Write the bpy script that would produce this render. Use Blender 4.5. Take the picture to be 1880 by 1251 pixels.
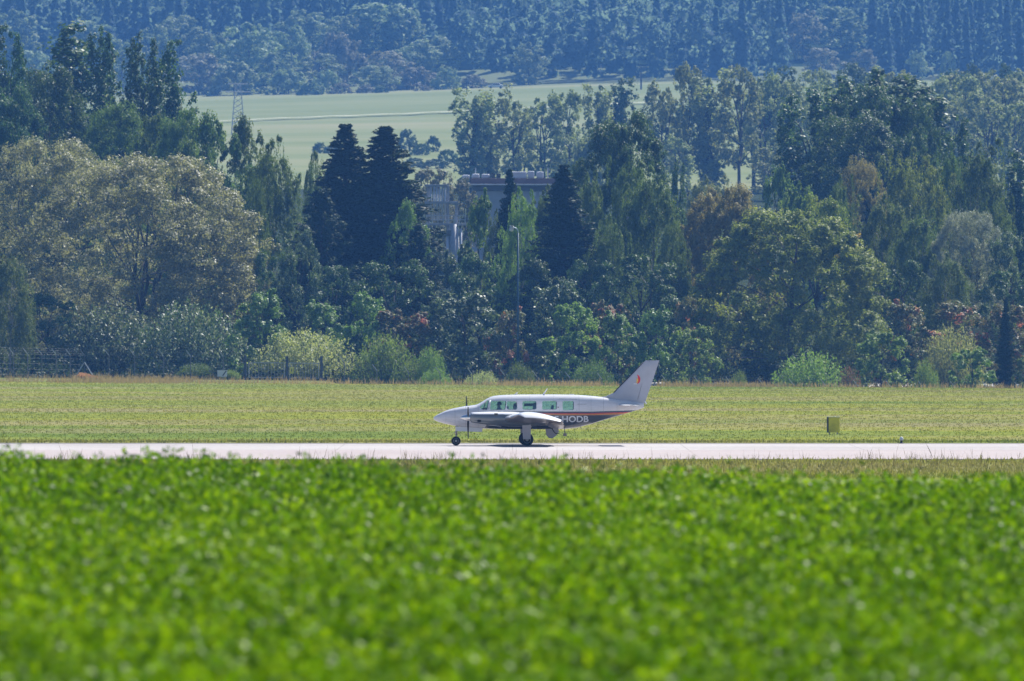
import bpy, bmesh, math, random
import numpy as np
from mathutils import Vector, Matrix, Euler
for _o in list(bpy.data.objects): bpy.data.objects.remove(_o)
SC = bpy.context.scene
COL = SC.collection
PI = math.pi
R_ = math.radians

# ---------------------------------------------------------------- camera
CAMZ = 5.4
FPX = 400.0/36.0*1880.0          # focal length in photo pixels
HOR = 595.0                      # horizon row of the photo
cam_d = bpy.data.cameras.new('camera'); cam = bpy.data.objects.new('camera', cam_d); COL.objects.link(cam)
cam_d.lens = 400; cam_d.sensor_width = 36; cam_d.clip_start = 1; cam_d.clip_end = 20000
cam.location = (0, 0, CAMZ)
cam.rotation_euler = (PI/2 - math.atan((625.5-HOR)/FPX), 0, 0)
cam_d.dof.use_dof = True; cam_d.dof.focus_distance = 560; cam_d.dof.aperture_fstop = 5.6
SC.camera = cam
# ---------------------------------------------------------------- light
HAZE_C = (.125,.36,.93,1); HAZE_D = 0.00009
SUN_EL, SUN_AZ = R_(46), R_(32)      # sun beyond the aeroplane, a little to the right
w = bpy.data.worlds.new('World'); SC.world = w; w.use_nodes = True
nt = w.node_tree; bg = nt.nodes['Background']
sky = nt.nodes.new('ShaderNodeTexSky'); sky.sky_type = 'NISHITA'; sky.sun_disc = False
sky.sun_elevation = SUN_EL; sky.sun_rotation = SUN_AZ; sky.altitude = 700; sky.dust_density = 1.2
nt.links.new(sky.outputs[0], bg.inputs[0]); bg.inputs[1].default_value = 0.05
sun_d = bpy.data.lights.new('sun', 'SUN'); sun = bpy.data.objects.new('sun', sun_d); COL.objects.link(sun)
sun_d.energy = 5.0; sun_d.angle = R_(0.5); sun_d.color = (1.0, 0.96, 0.89)
sdir = Vector((math.sin(SUN_AZ)*math.cos(SUN_EL), math.cos(SUN_AZ)*math.cos(SUN_EL), math.sin(SUN_EL)))
sun.rotation_euler = sdir.to_track_quat('Z', 'Y').to_euler(); sun.location = (0, 300, 60)
SC.view_settings.view_transform = 'Standard'; SC.view_settings.look = 'None'
SC.view_settings.exposure = 1.06; SC.view_settings.gamma = 1
SC.render.engine = 'CYCLES'; SC.cycles.max_bounces = 6; SC.cycles.diffuse_bounces = 2
SC.cycles.transparent_max_bounces = 12; SC.cycles.volume_bounces = 0; SC.cycles.use_denoising = True
SC.cycles.sample_clamp_indirect = 4

# ---------------------------------------------------------------- helpers
def X(px, d): return (px-940.0)/FPX*d
def Zp(py, d): return CAMZ + (HOR-py)/FPX*d
def lin(c):
    return tuple((v/12.92 if v <= .04045 else ((v+.055)/1.055)**2.4) for v in (c[0]/255, c[1]/255, c[2]/255)) + (1,)
def tag(o, label=None, cat=None, group=None, kind=None):
    if label: o['label'] = label
    if cat: o['category'] = cat
    if group: o['group'] = group
    if kind: o['kind'] = kind
    return o
def empty(name, loc=(0,0,0), rz=0):
    o = bpy.data.objects.new(name, None); COL.objects.link(o); o.location = loc
    o.rotation_euler = (0, 0, rz); o.empty_display_size = .5; return o
def npmesh(name, V, F, mat=None, parent=None, smooth=False, attrs=None):
    """V (n,3), F (m,k) numpy arrays, attrs: per-face float arrays"""
    V = np.asarray(V, dtype=np.float32); F = np.asarray(F, dtype=np.int32)
    me = bpy.data.meshes.new(name)
    n, k = F.shape
    me.vertices.add(len(V)); me.vertices.foreach_set('co', V.ravel())
    me.loops.add(n*k); me.loops.foreach_set('vertex_index', F.ravel())
    me.polygons.add(n)
    me.polygons.foreach_set('loop_start', np.arange(0, n*k, k, dtype=np.int32))
    me.polygons.foreach_set('use_smooth', np.full(n, smooth, dtype=bool))
    if attrs:
        for a, val in attrs.items():
            at = me.attributes.new(a, 'FLOAT', 'FACE'); at.data.foreach_set('value', np.asarray(val, dtype=np.float32))
    me.update(calc_edges=True)
    if mat: me.materials.append(mat)
    o = bpy.data.objects.new(name, me); COL.objects.link(o)
    if parent: o.parent = parent
    return o
class MB:
    """collects shapes with mixed polygons -> one mesh object"""
    def __init__(s): s.v = []; s.f = []; s.m = []; s.cur = 0
    def add(s, vs, fs):
        b = len(s.v); s.v += [tuple(v) for v in vs]
        for f in fs: s.f.append([b+i for i in f]); s.m.append(s.cur)
        return s
    def box(s, c, size, rot=None):
        x, y, z = size[0]/2, size[1]/2, size[2]/2
        vs = [Vector(p) for p in [(-x,-y,-z),(x,-y,-z),(x,y,-z),(-x,y,-z),(-x,-y,z),(x,-y,z),(x,y,z),(-x,y,z)]]
        if rot is not None: vs = [rot @ v for v in vs]
        return s.add([v+Vector(c) for v in vs], [(0,3,2,1),(4,5,6,7),(0,1,5,4),(1,2,6,5),(2,3,7,6),(3,0,4,7)])
    def tube(s, pts, rads, n=8, cap=True):
        pts = [Vector(p) for p in pts]
        if not hasattr(rads, '__len__'): rads = [rads]*len(pts)
        rings = []
        for i, p in enumerate(pts):
            d = (pts[min(i+1, len(pts)-1)] - pts[max(i-1, 0)]).normalized()
            a = Vector((0,0,1)) if abs(d.z) < .9 else Vector((1,0,0))
            u = d.cross(a).normalized(); v = d.cross(u).normalized()
            rings.append([p + (u*math.cos(2*PI*k/n) + v*math.sin(2*PI*k/n))*rads[i] for k in range(n)])
        return s.loft(rings, cap)
    def loft(s, rings, cap=True):
        n = len(rings[0]); vs = [v for r in rings for v in r]; fs = []
        for i in range(len(rings)-1):
            for k in range(n):
                a, b = i*n+k, i*n+(k+1) % n
                fs.append((a, b, b+n, a+n))
        if cap: fs.append(tuple(range(n))[::-1]); fs.append(tuple((len(rings)-1)*n+k for k in range(n)))
        return s.add(vs, fs)
    def prism(s, poly, y0, y1):
        """poly in (x,z), extruded in y"""
        n = len(poly); vs = [(p[0], y0, p[1]) for p in poly] + [(p[0], y1, p[1]) for p in poly]
        fs = [tuple(range(n)), tuple(range(2*n-1, n-1, -1))] + [(k, k+n, (k+1) % n + n, (k+1) % n) for k in range(n)]
        return s.add(vs, fs)
    def build(s, name, mats, parent=None, smooth=False, bevel=0, autosmooth=False):
        me = bpy.data.meshes.new(name); me.from_pydata(s.v, [], s.f); me.update()
        if not isinstance(mats, (list, tuple)): mats = [mats]
        for m in mats: me.materials.append(m)
        me.polygons.foreach_set('material_index', s.m)
        bm = bmesh.new(); bm.from_mesh(me); bmesh.ops.recalc_face_normals(bm, faces=bm.faces); bm.to_mesh(me); bm.free()
        if smooth: me.polygons.foreach_set('use_smooth', [True]*len(me.polygons))
        o = bpy.data.objects.new(name, me); COL.objects.link(o)
        if parent: o.parent = parent
        if bevel:
            b = o.modifiers.new('bevel', 'BEVEL'); b.width = bevel; b.segments = 2; b.limit_method = 'ANGLE'
        if autosmooth:
            me.polygons.foreach_set('use_smooth', [True]*len(me.polygons))
            e = o.modifiers.new('split', 'EDGE_SPLIT'); e.split_angle = R_(35)
        return o
def applied(o):
    """bake an object's modifiers into its mesh"""
    dg = bpy.context.evaluated_depsgraph_get(); dg.update()
    me = bpy.data.meshes.new_from_object(o.evaluated_get(dg)); o.modifiers.clear(); o.data = me; return o

# ---------------------------------------------------------------- materials
def mat(name, col=(.5,.5,.5), rough=.6, metal=0, spec=.5, coat=0):
    m = bpy.data.materials.new(name); m.use_nodes = True
    b = m.node_tree.nodes['Principled BSDF']
    b.inputs['Base Color'].default_value = tuple(col[:3])+(1,); b.inputs['Roughness'].default_value = rough
    b.inputs['Metallic'].default_value = metal; b.inputs['Specular IOR Level'].default_value = spec
    if coat: b.inputs['Coat Weight'].default_value = coat; b.inputs['Coat Roughness'].default_value = .08
    return m
def N(m, t, **kw):
    n = m.node_tree.nodes.new(t)
    for k, v in kw.items(): setattr(n, k, v)
    return n
def L(m, a, b): m.node_tree.links.new(a, b)
def ramp(m, fac, stops, interp='LINEAR'):
    r = N(m, 'ShaderNodeValToRGB'); r.color_ramp.interpolation = interp
    el = r.color_ramp.elements
    while len(el) < len(stops): el.new(.5)
    for e, (p, c) in zip(el, stops): e.position = p; e.color = tuple(c[:3])+(1,)
    L(m, fac, r.inputs[0]); return r.outputs[0]
def noise(m, vec, scale, detail=3, rough=.5):
    n = N(m, 'ShaderNodeTexNoise'); n.inputs['Scale'].default_value = scale; n.inputs['Detail'].default_value = detail
    n.inputs['Roughness'].default_value = rough
    if vec is not None: L(m, vec, n.inputs['Vector'])
    return n.outputs['Fac']
def mapping(m, vec, scale, loc=(0,0,0)):
    n = N(m, 'ShaderNodeMapping'); n.inputs['Scale'].default_value = scale; n.inputs['Location'].default_value = loc
    L(m, vec, n.inputs['Vector']); return n.outputs[0]
def mix(m, fac, a, b, bt='MIX'):
    n = N(m, 'ShaderNodeMix', data_type='RGBA', blend_type=bt)
    for i, v in ((0, fac), (6, a), (7, b)):
        if hasattr(v, 'links'): L(m, v, n.inputs[i])
        elif i == 0: n.inputs[0].default_value = v
        else: n.inputs[i].default_value = tuple(v[:3])+(1,)
    return n.outputs[2]
def math_(m, op, a, b=0.0, c=None, clamp=False):
    n = N(m, 'ShaderNodeMath', operation=op); n.use_clamp = clamp
    for i, v in enumerate((a, b, c)):
        if v is None: continue
        if hasattr(v, 'links'): L(m, v, n.inputs[i])
        else: n.inputs[i].default_value = v
    return n.outputs[0]
def weathered(name, col, rough=.6, amt=.25, scale=6, metal=0, spec=.5, coat=0):
    """a plain colour with the blotchy variation of a real surface"""
    m = mat(name, col, rough, metal, spec, coat); b = m.node_tree.nodes['Principled BSDF']
    tc = N(m, 'ShaderNodeTexCoord').outputs['Object']
    f = noise(m, tc, scale, 5, .65)
    c = ramp(m, f, [(.3, [v*(1-amt) for v in col[:3]]), (.7, [min(1, v*(1+amt*.5)) for v in col[:3]])])
    L(m, c, b.inputs['Base Color']); return m
def foliage(name, stops, trans=.35, rough=.42, patch=None, spec=.5, glint=0, tr_tint=(1.0,1.0,.55)):
    """leaf colours picked leaf by leaf ('v'), drifting from clump to clump ('w') and from plant to plant"""
    m = bpy.data.materials.new(name); m.use_nodes = True
    b = m.node_tree.nodes['Principled BSDF']; out = m.node_tree.nodes['Material Output']
    v = N(m, 'ShaderNodeAttribute', attribute_name='v').outputs['Fac']
    wv = N(m, 'ShaderNodeAttribute', attribute_name='w').outputs['Fac']
    k = math_(m, 'ADD', math_(m, 'MULTIPLY', v, .55), math_(m, 'MULTIPLY', wv, .45))
    c = ramp(m, k, [((i+.5)/len(stops), s) for i, s in enumerate(stops)])
    if patch:
        c = mix(m, ramp(m, wv, [(patch[1], (0,0,0)), (patch[1]+.08, (1,1,1))]), c, patch[0])
    if glint: c = mix(m, math_(m, 'MULTIPLY', math_(m, 'GREATER_THAN', v, 1-glint), .75), c, (.40,.44,.34))  # sparkle painted in: some leaves take a pale glint colour
    oi = N(m, 'ShaderNodeObjectInfo').outputs['Random']
    hs = N(m, 'ShaderNodeHueSaturation'); L(m, c, hs.inputs['Color'])
    L(m, math_(m, 'MULTIPLY_ADD', oi, .03, .485), hs.inputs['Hue'])
    L(m, math_(m, 'MULTIPLY_ADD', oi, .3, .85), hs.inputs['Value'])
    c = hs.outputs[0]
    L(m, c, b.inputs['Base Color']); b.inputs['Roughness'].default_value = rough+.14
    b.inputs['Specular IOR Level'].default_value = spec*.35
    t = N(m, 'ShaderNodeBsdfTranslucent'); L(m, mix(m, 1.0, c, tr_tint, 'MULTIPLY'), t.inputs['Color'])
    ms = N(m, 'ShaderNodeMixShader'); ms.inputs[0].default_value = trans
    L(m, b.outputs[0], ms.inputs[1]); L(m, t.outputs[0], ms.inputs[2]); L(m, ms.outputs[0], out.inputs[0])
    return m

# ---------------------------------------------------------------- terrain
KY = np.array([-80, 0, 45, 141, 165, 330, 960, 1003, 1018, 1045, 1060, 1076, 1092, 1130, 1300, 1500, 1700, 1900, 2200, 3200, 3300, 3500, 4300, 5300, 6500], float)
KZ = np.array([3.2, 3.25, 3.25, 3.25, 2.6, 0, 0, 0, -.4, 0, 0, -.45, -.1, 1, 6, 14, 20, 26, 36, 69, 73, 95, 250, 450, 640], float)
def Z(x, y):
    x = np.asarray(x, float); y = np.asarray(y, float)
    px = np.clip(940+x/np.maximum(y, 50)*FPX, -200, 2100)
    z = np.interp(y, KY, KZ)
    z = z - .09*np.clip((220-y)/80, 0, 1) - .026*x*np.clip((220-y)/80, 0, 1)*np.clip(y/60, 0, 1)
    crest = np.interp(px, [0, 400, 900, 1300, 1880], [.32, .2, .02, -.1, -.28])
    z = z + crest*np.clip((y-880)/120, 0, 1)*np.clip((1130-y)/60, 0, 1)
    fb = np.interp(px, [0, 600, 700, 800, 1100, 1500, 1880], [.1, .0, -1.25, -1.35, -1.8, -2.3, -2.4])
    z = z + fb*np.clip((y-1008)/30, 0, 1)*np.clip((1078-y)/14, 0, 1)
    z = z + (np.minimum(px, 1230)-350)/850*4.0*np.clip((y-2300)/800, 0, 1)
    far = np.clip((y-3300)/600, 0, 1)
    z = z + far*(14*np.sin(x/120+1)+10*np.sin(x/47+y/160))
    return z
def turf_colour(m, pos):
    f1 = noise(m, mapping(m, pos, (.007, .015, .02)), 1, 4, .55)
    f2 = noise(m, mapping(m, pos, (.03, .04, .02), (7, 3, 0)), 1, 4, .6)
    f3 = noise(m, mapping(m, pos, (.9, .25, .5)), 1, 3, .7)
    c = ramp(m, f1, [(.34, (.12,.16,.035)), (.44, (.165,.19,.04)), (.50, (.205,.215,.037)), (.57, (.20,.19,.07)), (.66, (.15,.18,.042))])
    c = mix(m, ramp(m, f2, [(.50, (0,0,0)), (.62, (.55,.55,.55))]), c, (.225,.20,.11))
    c = mix(m, ramp(m, f2, [(.36, (.45,.45,.45)), (.45, (0,0,0))]), c, (.10,.155,.04))
    return mix(m, 1.0, c, ramp(m, f3, [(.3, (.75,.78,.8)), (.7, (1.2,1.2,1.25))]), 'MULTIPLY')
def build_ground():
    ys = np.unique(np.concatenate([np.arange(-80, 200, 8), np.arange(200, 940, 20), np.arange(940, 1140, 3), np.arange(1140, 2300, 30), np.arange(2300, 3300, 60), np.arange(3300, 6501, 80)])).astype(float)
    us = np.linspace(-1, 1, 221); us = np.sign(us)*np.abs(us)**1.7
    YY, UU = np.meshgrid(ys, us, indexing='ij'); XX = UU*(60+.33*np.maximum(YY, 0))
    V = np.stack([XX, YY, Z(XX, YY)], -1).reshape(-1, 3)
    ny, nx = YY.shape; i = np.arange(ny-1)[:, None]*nx+np.arange(nx-1)[None]
    F = np.stack([i, i+1, i+nx+1, i+nx], -1).reshape(-1, 4)
    m = mat('ground_cover', rough=1, spec=0); b = m.node_tree.nodes['Principled BSDF']
    pos = N(m, 'ShaderNodeNewGeometry').outputs['Position']
    sep = N(m, 'ShaderNodeSeparateXYZ'); L(m, pos, sep.inputs[0]); yv = sep.outputs[1]
    # mown airfield turf: long patches of green, yellow and dry grass
    turf = turf_colour(m, pos)
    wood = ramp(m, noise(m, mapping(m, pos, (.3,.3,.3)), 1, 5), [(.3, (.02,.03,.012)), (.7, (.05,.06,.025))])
    f3 = noise(m, mapping(m, pos, (.006,.012,.01)), 1, 6, .6)
    mead = ramp(m, f3, [(.3, (.135,.165,.07)), (.5, (.175,.20,.095)), (.7, (.23,.23,.13))])
    soil = (.06,.09,.02)
    def zone(y): return math_(m, 'GREATER_THAN', yv, y)
    c = mix(m, zone(200.), soil, turf)
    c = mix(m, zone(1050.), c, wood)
    c = mix(m, zone(1990.), c, mead)
    c = mix(m, math_(m, 'MULTIPLY_ADD', math_(m, 'ADD', yv, math_(m, 'MULTIPLY', noise(m, mapping(m, pos, (.03,.01,.01)), 1, 4), 90.)), .04, -.04*3255, clamp=True), c, (.13,.15,.075))
    c = mix(m, zone(3330.), c, (.022,.035,.014))
    L(m, c, b.inputs['Base Color'])
    o = npmesh('ground', V, F, m, smooth=True)
    tag(o, 'ground of mown grass, meadow and rising wooded slope', kind='structure')
build_ground()
def sheet(name, pts_near, pts_far, lift, m, label, seg=60):
    """a strip laid on the terrain between two lines given as (x,y) ends"""
    V = []; F = []
    rows = 6
    for r in range(rows+1):
        t = r/rows
        for s in range(seg+1):
            u = s/seg
            a = np.array(pts_near[0])*(1-u)+np.array(pts_near[1])*u; c = np.array(pts_far[0])*(1-u)+np.array(pts_far[1])*u
            p = a*(1-t)+c*t; V.append((p[0], p[1], float(Z(p[0], p[1]))+lift))
    for r in range(rows):
        for s in range(seg):
            i = r*(seg+1)+s; F.append((i, i+1, i+seg+2, i+seg+1))
    o = npmesh(name, V, F, m); tag(o, label, kind='structure'); return o
def concrete():
    m = mat('runway_concrete', rough=.85, spec=.2); b = m.node_tree.nodes['Principled BSDF']
    pos = N(m, 'ShaderNodeNewGeometry').outputs['Position']
    f = noise(m, mapping(m, pos, (.08,.05,.1)), 1, 6, .6); g = noise(m, mapping(m, pos, (3,.6,1)), 1, 4)
    c = mix(m, .35, ramp(m, f, [(.35, (.30,.275,.275)), (.65, (.40,.375,.375))]), ramp(m, g, [(.3, (.26,.24,.24)), (.7, (.42,.40,.40))]))
    sep = N(m, 'ShaderNodeSeparateXYZ'); L(m, pos, sep.inputs[0])
    sx = math_(m, 'FRACT', math_(m, 'DIVIDE', sep.outputs[0], 7.5)); sy = math_(m, 'FRACT', math_(m, 'DIVIDE', sep.outputs[1], 7.5))
    j = math_(m, 'MAXIMUM', math_(m, 'LESS_THAN', sx, .006), math_(m, 'LESS_THAN', sy, .02))
    c = mix(m, math_(m, 'MULTIPLY', j, .5), c, (.12,.11,.1))
    st = noise(m, mapping(m, pos, (.012,.9,.1)), 1, 4, .6)
    c = mix(m, ramp(m, st, [(.52, (0,0,0)), (.68, (.55,.55,.55))]), c, (.20,.18,.19))
    yb = math_(m, 'LESS_THAN', sep.outputs[1], 485.)
    c = mix(m, math_(m, 'MULTIPLY', yb, .5), c, (.32,.25,.25))
    L(m, c, b.inputs['Base Color']); return m
M_asph = weathered('shoulder_asphalt', (.13,.115,.115), .85, .3, .3)
sheet('taxiway_shoulder', ((-75, 449.8), (75, 452.4)), ((-75, 516.5), (75, 512.5)), .012, M_asph, 'dark asphalt shoulder along the far edge of the taxiway')
sheet('taxiway', ((-75, 450.5), (75, 453)), ((-75, 508), (75, 509)), .03, concrete(), 'pale concrete taxiway under the aeroplane')
sheet('access_road', ((12, 1077), (90, 1077)), ((12, 1088), (90, 1088)), .05, weathered('road_surface', (.5,.48,.48), .7, .2, .2), 'pale access road seen behind the aeroplane tail')
# the dirt track that crosses the meadow: laid along measured points
def track():
    V = []; F = []
    kp = [(300, 232), (480, 222), (640, 216), (760, 211.5), (850, 207), (1000, 200), (1300, 186)]
    pts = [(p, float(np.interp(p, [k[0] for k in kp], [k[1] for k in kp]))+.35*math.sin(p*.07)) for p in range(300, 1300, 14)]
    for k, (px, py) in enumerate(pts):
        for dpy in (.5+.25*math.sin(px), -.5):
            y = 2600.
            for _ in range(40):
                x = X(px, y); y += (595-(py+dpy) - (float(Z(x, y))-CAMZ)/y*FPX)*6
            V.append((X(px, y), y, float(Z(X(px, y), y))+.5))
    for k in range(len(pts)-1): F.append((2*k, 2*k+2, 2*k+3, 2*k+1))
    tag(npmesh('dirt_track', V, F, weathered('track_gravel', (.33,.33,.23), .9, .2, .05)), 'pale dirt track crossing the far meadow', kind='structure')
track()
# ================================================================ aeroplane
M_white = mat('white_paint', (.84,.84,.86), .22, 0, .5, .6)  # kept brighter than the fuselage to carry sunlit highlights on wing and nacelle
M_dark = mat('dark_grey_paint', (.055,.06,.065), .25, 0, .5, .5)
M_grey = mat('nacelle_grey_paint', (.20,.22,.23), .2, .25, .5, .5)
M_under = mat('wing_underside', (.26,.22,.20), .3, .3, .5, .3)  # brown tint paints in the ground reflected under the wing
M_black = mat('black_rubber', (.012,.012,.013), .7)
M_boot = mat('deice_boot_rubber', (.008,.008,.01), .5)
M_chrome = mat('polished_metal', (.75,.75,.76), .12, 1)
M_strut = mat('strut_metal', (.35,.35,.36), .35, .8)
M_cabin = mat('cabin_lining', (.10,.10,.11), .8)
M_seat = mat('seat_leather', (.05,.055,.06), .6)
M_blade = mat('propeller_black', (.02,.02,.022), .4)
M_letter = mat('letter_white', (.75,.76,.8), .4)
M_door = mat('gear_door_paint', (.52,.52,.60), .35)
def paint():
    m = mat('fuselage_paint', (.63,.63,.68), .24, 0, .5, .5); b = m.node_tree.nodes['Principled BSDF']
    tc = N(m, 'ShaderNodeTexCoord').outputs['Object']; sep = N(m, 'ShaderNodeSeparateXYZ'); L(m, tc, sep.inputs[0])
    u, z = sep.outputs[0], sep.outputs[2]
    line = math_(m, 'ADD', math_(m, 'MULTIPLY_ADD', u, -.004, 1.53), math_(m, 'MULTIPLY', math_(m, 'MAXIMUM', math_(m, 'SUBTRACT', u, 7.0), 0.), .034))
    q = math_(m, 'SUBTRACT', line, z)          # depth below the line
    white, blue, red, org, dk = (.74,.74,.78), (.01,.035,.10), (.55,.03,.03), (.75,.24,.02), (.10,.105,.12)
    c = ramp(m, math_(m, 'ADD', q, .5), [(0, white), (.5, blue), (.565, red), (.612, org), (.66, dk)], 'CONSTANT')
    # forward of the wing the whole nose is white
    front = math_(m, 'LESS_THAN', u, math_(m, 'MULTIPLY_ADD', z, .8, 1.62))
    c = mix(m, front, c, white)
    n = noise(m, mapping(m, tc, (1.2, 3, 6)), 2, 5, .6)
    c = mix(m, 1.0, c, ramp(m, n, [(.3, (.86,.86,.86)), (.65, (1,1,1))]), 'MULTIPLY')
    soot = math_(m, 'MULTIPLY', math_(m, 'MULTIPLY', math_(m, 'GREATER_THAN', u, 3.2), noise(m, mapping(m, tc, (.8, 2, 9)), 2, 5, .7)), .35)
    c = mix(m, math_(m, 'MULTIPLY', soot, math_(m, 'LESS_THAN', z, 1.5)), c, (.05,.05,.05))
    # panel joints
    for k, w_ in ((.55, .004), (.95, .005), (1.42, .005), (1.97, .006), (3.45, .003), (4.25, .003), (5.3, .003), (6.42, .006), (6.95, .004), (7.5, .006), (8.1, .004)):
        j = math_(m, 'LESS_THAN', math_(m, 'ABSOLUTE', math_(m, 'SUBTRACT', u, k)), w_)
        c = mix(m, math_(m, 'MULTIPLY', j, .55), c, (.1,.1,.12))
    L(m, c, b.inputs['Base Color']); L(m, math_(m, 'MULTIPLY_ADD', n, .15, .16), b.inputs['Roughness']); return m
M_paint = paint()
def glassy(name='tinted_window'):
    m = bpy.data.materials.new(name); m.use_nodes = True; nt = m.node_tree
    out = nt.nodes['Material Output']; nt.nodes.remove(nt.nodes['Principled BSDF'])
    t = N(m, 'ShaderNodeBsdfTransparent'); t.inputs[0].default_value = (.62,.83,.87,1)
    g = N(m, 'ShaderNodeBsdfGlossy'); g.inputs[0].default_value = (.75,.9,.95,1); g.inputs[1].default_value = .06
    d = N(m, 'ShaderNodeBsdfTranslucent'); d.inputs[0].default_value = (.4,.65,.65,1)
    s = N(m, 'ShaderNodeMixShader'); s.inputs[0].default_value = .22; L(m, t.outputs[0], s.inputs[1]); L(m, g.outputs[0], s.inputs[2])
    s2 = N(m, 'ShaderNodeMixShader'); s2.inputs[0].default_value = .12; L(m, s.outputs[0], s2.inputs[1]); L(m, d.outputs[0], s2.inputs[2])
    L(m, s2.outputs[0], out.inputs[0]); return m
M_glass = glassy()
def cu(cx): return (cx-60)/177.8         # zoomed-crop column -> metres from the nose
def cz(cy): return (733-cy)/177.8
SEC = np.array([  # u, top, bottom, half width
 (0,1.215,1.185,.015),(.03,1.26,1.14,.07),(.1,1.315,1.095,.13),(.22,1.385,1.05,.20),(.51,1.525,.965,.31),(.79,1.62,.905,.39),(1.1,1.685,.85,.45),
 (1.35,1.73,.81,.50),(1.65,1.765,.78,.545),(1.9,1.80,.76,.58),(2.05,1.87,.755,.595),(2.2,1.965,.75,.61),(2.35,2.06,.745,.62),(2.5,2.14,.74,.63),
 (2.65,2.185,.735,.64),(2.85,2.215,.73,.65),(3.2,2.24,.725,.66),(3.8,2.25,.72,.66),(4.6,2.255,.72,.66),(5.4,2.255,.72,.655),(5.85,2.25,.73,.645),
 (6.41,2.235,.80,.60),(7.0,2.19,.96,.51),(7.54,2.13,1.13,.42),(8.2,2.05,1.32,.29),(8.66,1.99,1.46,.19),(9.05,1.93,1.58,.10),(9.3,1.86,1.68,.04)])
NEXP = 2.45; NTOP = 2.35
def sect(u): return [np.interp(u, SEC[:,0], SEC[:,i]) for i in (1,2,3)]
def skin_y(u, z):
    t, b, hw = sect(u); zc = (t+b)/2; h = (t-b)/2
    ne = NTOP if z > zc else NEXP
    return float(hw*max(0, 1-abs((z-zc)/h)**ne)**(1/ne))
def make_aeroplane():
    A = empty('twin_engine_aeroplane', (X(795, 500), 502.2, .03), R_(1.2))
    tag(A, 'white twin engine propeller aeroplane with blue, red and orange stripe taxiing on the pale taxiway', 'aeroplane')
    # ---- fuselage shell with cut windows
    us = np.unique(np.concatenate([SEC[:,0], np.linspace(0, .6, 9), np.linspace(.6, 9.3, 60)]))
    from itertools import accumulate
    rings = []
    # smooth interpolation of the station table
    def sm(u, i):
        return float(np.mean([np.interp(np.clip(u+o, 0, 9.3), SEC[:,0], SEC[:,i]) for o in ((-.06, -.03, 0, .03, .06) if u > .25 else (0,))]))
    for u in us:
        t, b, hw = sm(u,1), sm(u,2), sm(u,3); zc = (t+b)/2; h = (t-b)/2; ring = []
        for k in range(48):
            a = 2*PI*k/48; c, s = math.cos(a), math.sin(a)
            ne = NTOP if s > 0 else NEXP
            ring.append((float(u), hw*math.copysign(abs(c)**(2/ne), c), zc+h*math.copysign(abs(s)**(2/ne), s)))
        rings.append(ring)
    f = MB().loft(rings).build('fuselage', [M_paint, M_cabin], A, smooth=True)
    inner = []
    for u in np.linspace(2.0, 7.0, 40):
        t, b, hw = sm(u,1)-.045, sm(u,2)+.06, sm(u,3)-.04; zc = (t+b)/2; h = (t-b)/2
        if u < 2.02: h *= .9; hw *= .9
        inner.append([(float(u), hw*math.copysign(abs(math.cos(2*PI*k/48))**(2/(NTOP if k < 24 else NEXP)), math.cos(2*PI*k/48)), zc+h*math.copysign(abs(math.sin(2*PI*k/48))**(2/(NTOP if k < 24 else NEXP)), math.sin(2*PI*k/48))) for k in range(48)])
    cv = MB(); cv.cur = 1; cv.loft(inner); cav = cv.build('cavity', [M_paint, M_cabin], A)
    def rr(x0, x1, z0, z1, r=.06, n=5, taper=0):
        P = []
        for (cx, cz_, a0) in ((x1-r, z1-r, 0), (x0+r, z1-r, 90), (x0+r, z0+r, 180), (x1-r, z0+r, 270)):
            for k in range(n+1):
                a = R_(a0+90*k/n); zz = cz_+r*math.sin(a); P.append((cx+r*math.cos(a)+taper*(zz-z0), zz))
        return P
    wins = [('cockpit_window', rr(cu(502), cu(622), cz(452), cz(382), .06, taper=.12)), ('cabin_window', rr(cu(636), cu(716), cz(450), cz(385), .08, taper=-.05)),
            ('cabin_window', rr(cu(757), cu(866), cz(450), cz(383), .07)), ('cabin_window', rr(cu(912), cu(1026), cz(450), cz(383), .07)),
            ('cabin_window', rr(cu(1072), cu(1160), cz(455), cz(383), .07)),
            ('windscreen', [(2.04,1.70),(2.12,1.60),(2.37,1.58),(2.44,1.99),(2.38,2.0)])]
    cut = MB(); cut.cur = 1
    for _, P in wins: cut.prism(P, -1.5, 1.5)
    co = cut.build('cutter', [M_paint, M_cabin], A)
    b1 = f.modifiers.new('hollow', 'BOOLEAN'); b1.operation = 'DIFFERENCE'; b1.solver = 'EXACT'; b1.object = cav
    bo = f.modifiers.new('cut', 'BOOLEAN'); bo.operation = 'DIFFERENCE'; bo.solver = 'EXACT'; bo.object = co
    applied(f); bpy.data.objects.remove(co); bpy.data.objects.remove(cav)
    f.data.polygons.foreach_set('use_smooth', [True]*len(f.data.polygons))
    es = f.modifiers.new('split', 'EDGE_SPLIT'); es.split_angle = R_(35)
    for side in (-1, 1):
        for nm, P in wins:
            c = (sum(p[0] for p in P)/len(P), sum(p[1] for p in P)/len(P))
            pts = [c]+list(P); vs = [(p[0], side*(skin_y(*p)-.012), p[1]) for p in pts]
            MB().add(vs, [(0, i, i % len(P)+1) for i in range(1, len(P)+1)]).build(nm, M_glass, f, smooth=True)
    # windscreen frame strips and door outlines on the near side
    def skin_line(pts, wd, m, name, side=-1, out=.006):
        mb = MB(); q = []
        for p in pts: q.append(Vector((p[0], side*(skin_y(*p)+out), p[1])))
        mb.tube(q, wd, 6); return mb.build(name, m, f, smooth=True)
    for side in (-1, 1):
        skin_line([(2.43,1.6),(2.47,1.82),(2.5,2.0)], .022, M_paint, 'window_pillar', side)
        skin_line([(2.2,1.58),(2.27,1.8),(2.33,1.97)], .014, M_cabin, 'window_pillar', side)
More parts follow.
